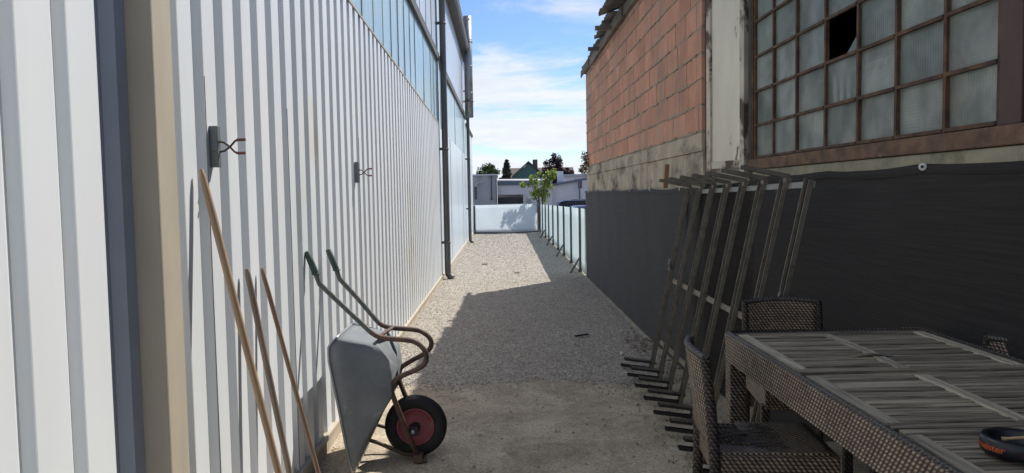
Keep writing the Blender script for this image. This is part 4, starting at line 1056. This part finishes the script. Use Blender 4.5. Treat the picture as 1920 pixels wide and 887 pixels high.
# trees whose shadow falls on the rear fence come from the young tree itself
# weeds and litter along the rack
b = MB()
for _ in range(420):
    t = rnd.random(); y = 4.1 + 3.6 * t; x = 1.08 + .55*rnd.random() if y > 6.4 else 1.02 + .8*rnd.random()**1.4
    if y < 4.1: continue
    for q in range(3):
        a = rnd.random()*6.28; l = rnd.uniform(.008, .032); p = Vector((x + rnd.uniform(-.015, .015), y + rnd.uniform(-.015, .015), .006)); d = Vector((math.cos(a), math.sin(a), rnd.uniform(.4, 1.5))).normalized()
        s = d.cross(Vector((0,0,1))).normalized() * .003
        b.add([p - s, p + s, p + d*l], [(0,1,2)], rnd.random())
tag(b.build('ground_weeds', 'leaf_weed', recalc=False), kind='stuff')
b = MB()
for _ in range(130):
    x = rnd.uniform(1.35, 1.63); y = rnd.choice((rnd.uniform(7, 8.8), rnd.uniform(6.6, 14.5), rnd.uniform(7.8, 8.3))); s = rnd.uniform(.012, .03); a = rnd.random()*6.28
    b.add([(x + s*math.cos(a + k*1.57), y + s*math.sin(a + k*1.57), .03 + rnd.uniform(0, .015)) for k in range(4)], [(0,1,2,3)], rnd.random())
for _ in range(260):   # bits of leaf and soil gathered along the wall foot and the concrete
    if rnd.random() < .6: x = -1.17 + abs(rnd.gauss(0, .05)); y = rnd.uniform(3.2, 14.5)
    else: x = rnd.uniform(-1.0, 1.4); y = rnd.uniform(3.8, 9.5)
    s = rnd.uniform(.005, .016); a = rnd.random()*6.28; z = .010 if y < 6.5 else .034
    b.add([(x + s*rnd.uniform(.6, 1)*math.cos(a + k*1.57), y + s*rnd.uniform(.6, 1)*math.sin(a + k*1.57), z + rnd.uniform(0, .008)) for k in range(4)], [(0,1,2,3)], rnd.random())
tag(b.build('leaf_litter', 'leaf_dry', recalc=False), kind='stuff')
b = MB(); b.bar((.82, 8.52, .045), (.98, 8.60, .05), .03, .018); tag(b.build('charred_stick', 'hub', bevel=.004), 'short black stick lying on the shaded gravel', 'stick')
b = MB(); b.tube([(1.06, 4.28, .010), (.93, 4.32, .012), (.80, 4.33, .010)], .005, 6); tag(b.build('thin_twig', 'bark'), 'thin dark twig on the dusty concrete below the rack', 'twig')
b = MB(); b.lathe([(0, .03), (.014, .026), (.022, .012), (.014, .0), (0, 0)], (1.21, 7.60, .02), 'Z', 7, smooth=False); tag(b.build('pale_stone', 'white_board'), 'single pale stone on the gravel by the foot of the rack', 'stone')
b = MB()
for _ in range(34): pebble(rnd.uniform(-1.0, -.72), rnd.uniform(7.2, 8.0), .03, rnd.uniform(.006, .014), rnd.random())
# small tufts on the sunny gravel
for k, (x, y, lab) in enumerate(((-.43, 17.6, 'small green weed tuft on the sunlit gravel, nearer the wall'), (.30, 15.6, 'tiny brown weed tuft in the middle of the sunlit gravel'))):
    b = MB()
    for q in range(40):
        a = rnd.random()*6.28; l = rnd.uniform(.03, .09); p = Vector((x + rnd.uniform(-.05, .05), y + rnd.uniform(-.05, .05), .02)); d = Vector((math.cos(a), math.sin(a), 1)).normalized(); s = Vector((-math.sin(a), math.cos(a), 0)) * .006
        b.add([p - s, p + s, p + d*l], [(0,1,2)], rnd.random())
    tag(b.build('weed_tuft', 'leaf_weed' if k == 0 else 'leaf_dry', recalc=False), lab, 'weed')

# ------------------------------------------------------------------ buildings beyond the fence
g1 = empty('flat_garage', (-2, 42, -.5), 'grey block garage with flat roof behind the left end of the rear fence', 'garage')
b = MB(); b.box((-6, 42, -.5), (-.24, 50, 2.72)); b.build('wall', 'garage_grey', g1)
b = MB(); b.box((-6.05, 41.9, 2.722), (-.18, 50.1, 2.80)); b.build('roof', 'garage_white', g1)
b = MB(); b.bar((-.55, 41.95, 1.35), (-.55, 41.95, 2.72), .05, .05, up=(0,1,0)); b.bar((-.62, 41.95, 1.42), (-.46, 41.95, 1.40), .05, .05); b.build('vent_pipe', 'pale_post', g1)
b = MB(); b.bar((-1.42, 41.9, 2.28), (-.95, 41.9, 2.42), .05, .04); b.bar((-1.42, 41.9, 2.28), (-1.42, 41.9, 2.1), .04, .04, up=(0,1,0)); b.build('wall_lamp', 'white_board', g1)
b = MB(); b.box((-1.5, 41.93, 1.4), (-1.38, 41.99, 2.1)); b.build('meter_box', 'dark_frame', g1)
b = MB(); b.box((-.30, 41.96, -.5), (-.24, 42.0, 2.6)); b.build('corner_strip', 'fascia', g1)
g2 = empty('white_garage', (1, 48, -.5), 'white garage with blue fascia and dark open door behind the young tree', 'garage')
b = MB(); b.box((-.6, 48, 1.62), (1.4, 54, 2.26)); b.box((1.4, 48, -.5), (3.3, 54, 2.26)); b.box((-.6, 53.8, -.5), (1.4, 54, 1.62)); b.build('wall', 'garage_white', g2)
b = MB(); b.prism([(-.6, 47.9, 2.24), (-.6, 47.9, 2.50), (3.3, 47.9, 2.42), (3.3, 47.9, 2.20)], (0, .09, 0)); b.build('fascia', 'fascia', g2)
b = MB(); b.prism([(-.6, 47.9, 2.51), (3.3, 47.9, 2.43), (3.3, 54, 2.66), (-.6, 54, 2.70)], (0, 0, .05)); b.build('roof', 'garage_grey', g2)
b = MB(); b.box((-.5, 48.3, -.5), (1.395, 48.36, 1.0)); b.box((-.5, 48.25, 1.05), (1.395, 48.3, 1.45)); b.build('garage_door', 'dark_door', g2)
b = MB(); b.box((1.55, 47.95, .5), (2.0, 47.99, 1.55)); b.build('notice_board', 'white_board', g2)
b = MB(); b.box((1.62, 47.93, .85), (1.93, 47.945, 1.35)); b.build('board_panel', 'garage_grey', g2)
hs = empty('gable_house', (4, 110, -.5), 'green gabled house with chimney rising behind the garages', 'house')
b = MB(); hw = 4.2
b.prism([(4.05 - hw, 110, -.5), (4.05 + hw, 110, -.5), (4.05 + hw, 110, 2.4), (4.05, 110, 6.1), (4.05 - hw, 110, 2.4)], (0, 9, 0)); b.build('wall', 'green_gable', hs)
b = MB()
for s in (-1, 1):
    b.prism([(4.05, 109.7, 6.2), (4.05 + s*(hw + .3), 109.7, 2.2), (4.05 + s*(hw + .3), 109.7, 2.38), (4.05, 109.7, 6.42)], (0, 9.6, 0))
rf_ = b.build('roof', 'dark_frame', hs)
b = MB(); b.box((4.75, 111, 5.2), (5.45, 111.8, 6.65)); b.build('chimney', 'roof_brown', rf_)
h2 = empty('brown_roof_house', (2, 125, -.5), 'low house with brown tiled roof partly behind the green gable', 'house')
b = MB(); b.box((.8, 125, -.5), (12, 132, 4.2)); b.build('wall', 'plaster', h2)
b = MB(); b.prism([(.4, 124.6, 4.1), (12.4, 124.6, 4.1), (12.4, 128.5, 5.9), (.4, 128.5, 5.9)], (0, .1, .12)); b.build('roof', 'roof_brown', h2)
g3 = empty('pale_building', (5, 50, -.5), 'pale lilac low building with dark roof edge and chimney at the right', 'building')
b = MB(); b.prism([(3.45, 50, -.5), (5.15, 50, -.5), (5.15, 50, 2.42), (3.45, 50, 2.14)], (0, 6, 0)); b.build('wall', 'garage_white', g3)
b = MB(); b.prism([(3.3, 49.7, 2.15), (5.7, 49.7, 2.50), (5.7, 49.7, 2.66), (3.3, 49.7, 2.28)], (0, 6.6, 0)); ro = b.build('roof', 'fascia', g3)
b = MB(); b.box((3.85, 51, 2.3), (4.25, 51.4, 3.15)); b.build('chimney', 'garage_white', ro)
b = MB(); b.bar((5.22, 49.8, -.5), (5.22, 49.8, 2.45), .10, .10, up=(0, 1, 0)); b.build('roof_post', 'fascia', g3)
g4 = empty('far_white_building', (6.5, 58, -.5), 'white flat building with dark red strip at the far right', 'building')
b = MB(); b.box((4.9, 58, -.5), (10, 64, 2.9)); b.build('wall', 'garage_white', g4)
b = MB(); b.box((4.8, 57.8, 2.902), (10.1, 64, 3.1)); b.build('roof', 'garage_grey', g4)
b = MB(); b.box((5.7, 57.93, 2.0), (6.25, 57.99, 2.7)); b.build('red_panel', 'red_brown', g4)
hd = empty('hedge', (6.6, 52, -.5), 'small light green hedge at the right edge beside the building', 'hedge')
b = MB(); leaves(b, [Vector((5.3 + .2*k, 48, .9 + .15*rnd.random())) for k in range(8)], .3, 60, .06, .13); b.build('foliage', 'leaf_young', hd)
# parked cars beyond the fence
def car(name, x, y, L, Hh, body, label, van=False):
    e = empty(name, (x + L/2, y, -.5), label, 'car', 'cars parked beyond the side fence'); z = -.5
    P_ = [(0, .32), (.02, .75), (.20, .95), (.85, 1.02), (1.45, Hh - .03), (1.9, Hh), (L - 1.1, Hh), (L - .35, Hh - .12), (L - .05, 1.0), (L, .5), (L - .02, .32)]
    if van: P_ = [(0, .32), (.02, .8), (.15, 1.0), (.55, 1.08), (.95, Hh - .05), (1.3, Hh), (L - .35, Hh + .0), (L - .10, Hh - .10), (L, 1.0), (L, .32)]
    b = MB(); b.prism([(x + p, y, z + q) for p, q in P_], (0, 1.75, 0)); b.build('body', body, e, bevel=.07)
    b = MB()
    g = [(1.0, 1.04), (1.52, Hh - .10), (L - 1.05, Hh - .10), (L - .55, 1.04)] if not van else [(.75, 1.12), (1.10, Hh - .13), (L - .45, Hh - .13), (L - .3, 1.12)]
    for yy in (y - .012, y + 1.752): b.prism([(x + p, yy, z + q) for p, q in g], (0, .010, 0))
    b.build('side_window', 'car_glass', e)
    for wx in (x + .8, x + L - .85):
        for yy in (y + .02, y + 1.55):
            w = MB(); w.lathe([(0, 0), (.2, -.01), (.22, -.03), (.31, -.03), (.32, .0), (.32, .18), (.2, .2)], (wx, yy, z + .32), 'Y', 24); w.build('wheel', 'tyre', e)
    b = MB(); b.tube([(x + 1.5, y + .12, z + Hh + .03), (x + L - 1.2, y + .12, z + Hh + .03)], .015, 6); b.build('roof_rail', 'steel_black', e)
car('parked_car', 2.10, 38.5, 4.9, 1.79, 'car_dark', 'dark van behind the side fence, taller of the two cars', True)
car('parked_car', 1.95, 35.2, 4.2, 1.56, 'car_blue', 'lilac blue car with rounded roof showing just above the side fence')
rl = empty('railing', (4, 37.6, -.5), 'dark metal railing standing in front of the parked van', 'railing')
b = MB()
for k in range(24): b.bar((3.35 + .13*k, 37.7, -.5), (3.35 + .13*k, 37.7, 1.18), .018, .018, up=(0,1,0))
b.build('bars', 'railing', rl); b = MB(); b.bar((3.3, 37.7, 1.19), (6.5, 37.7, 1.19), .04, .03); b.bar((3.3, 37.7, .75), (6.5, 37.7, .75), .03, .03); b.build('top_rail', 'railing', rl)
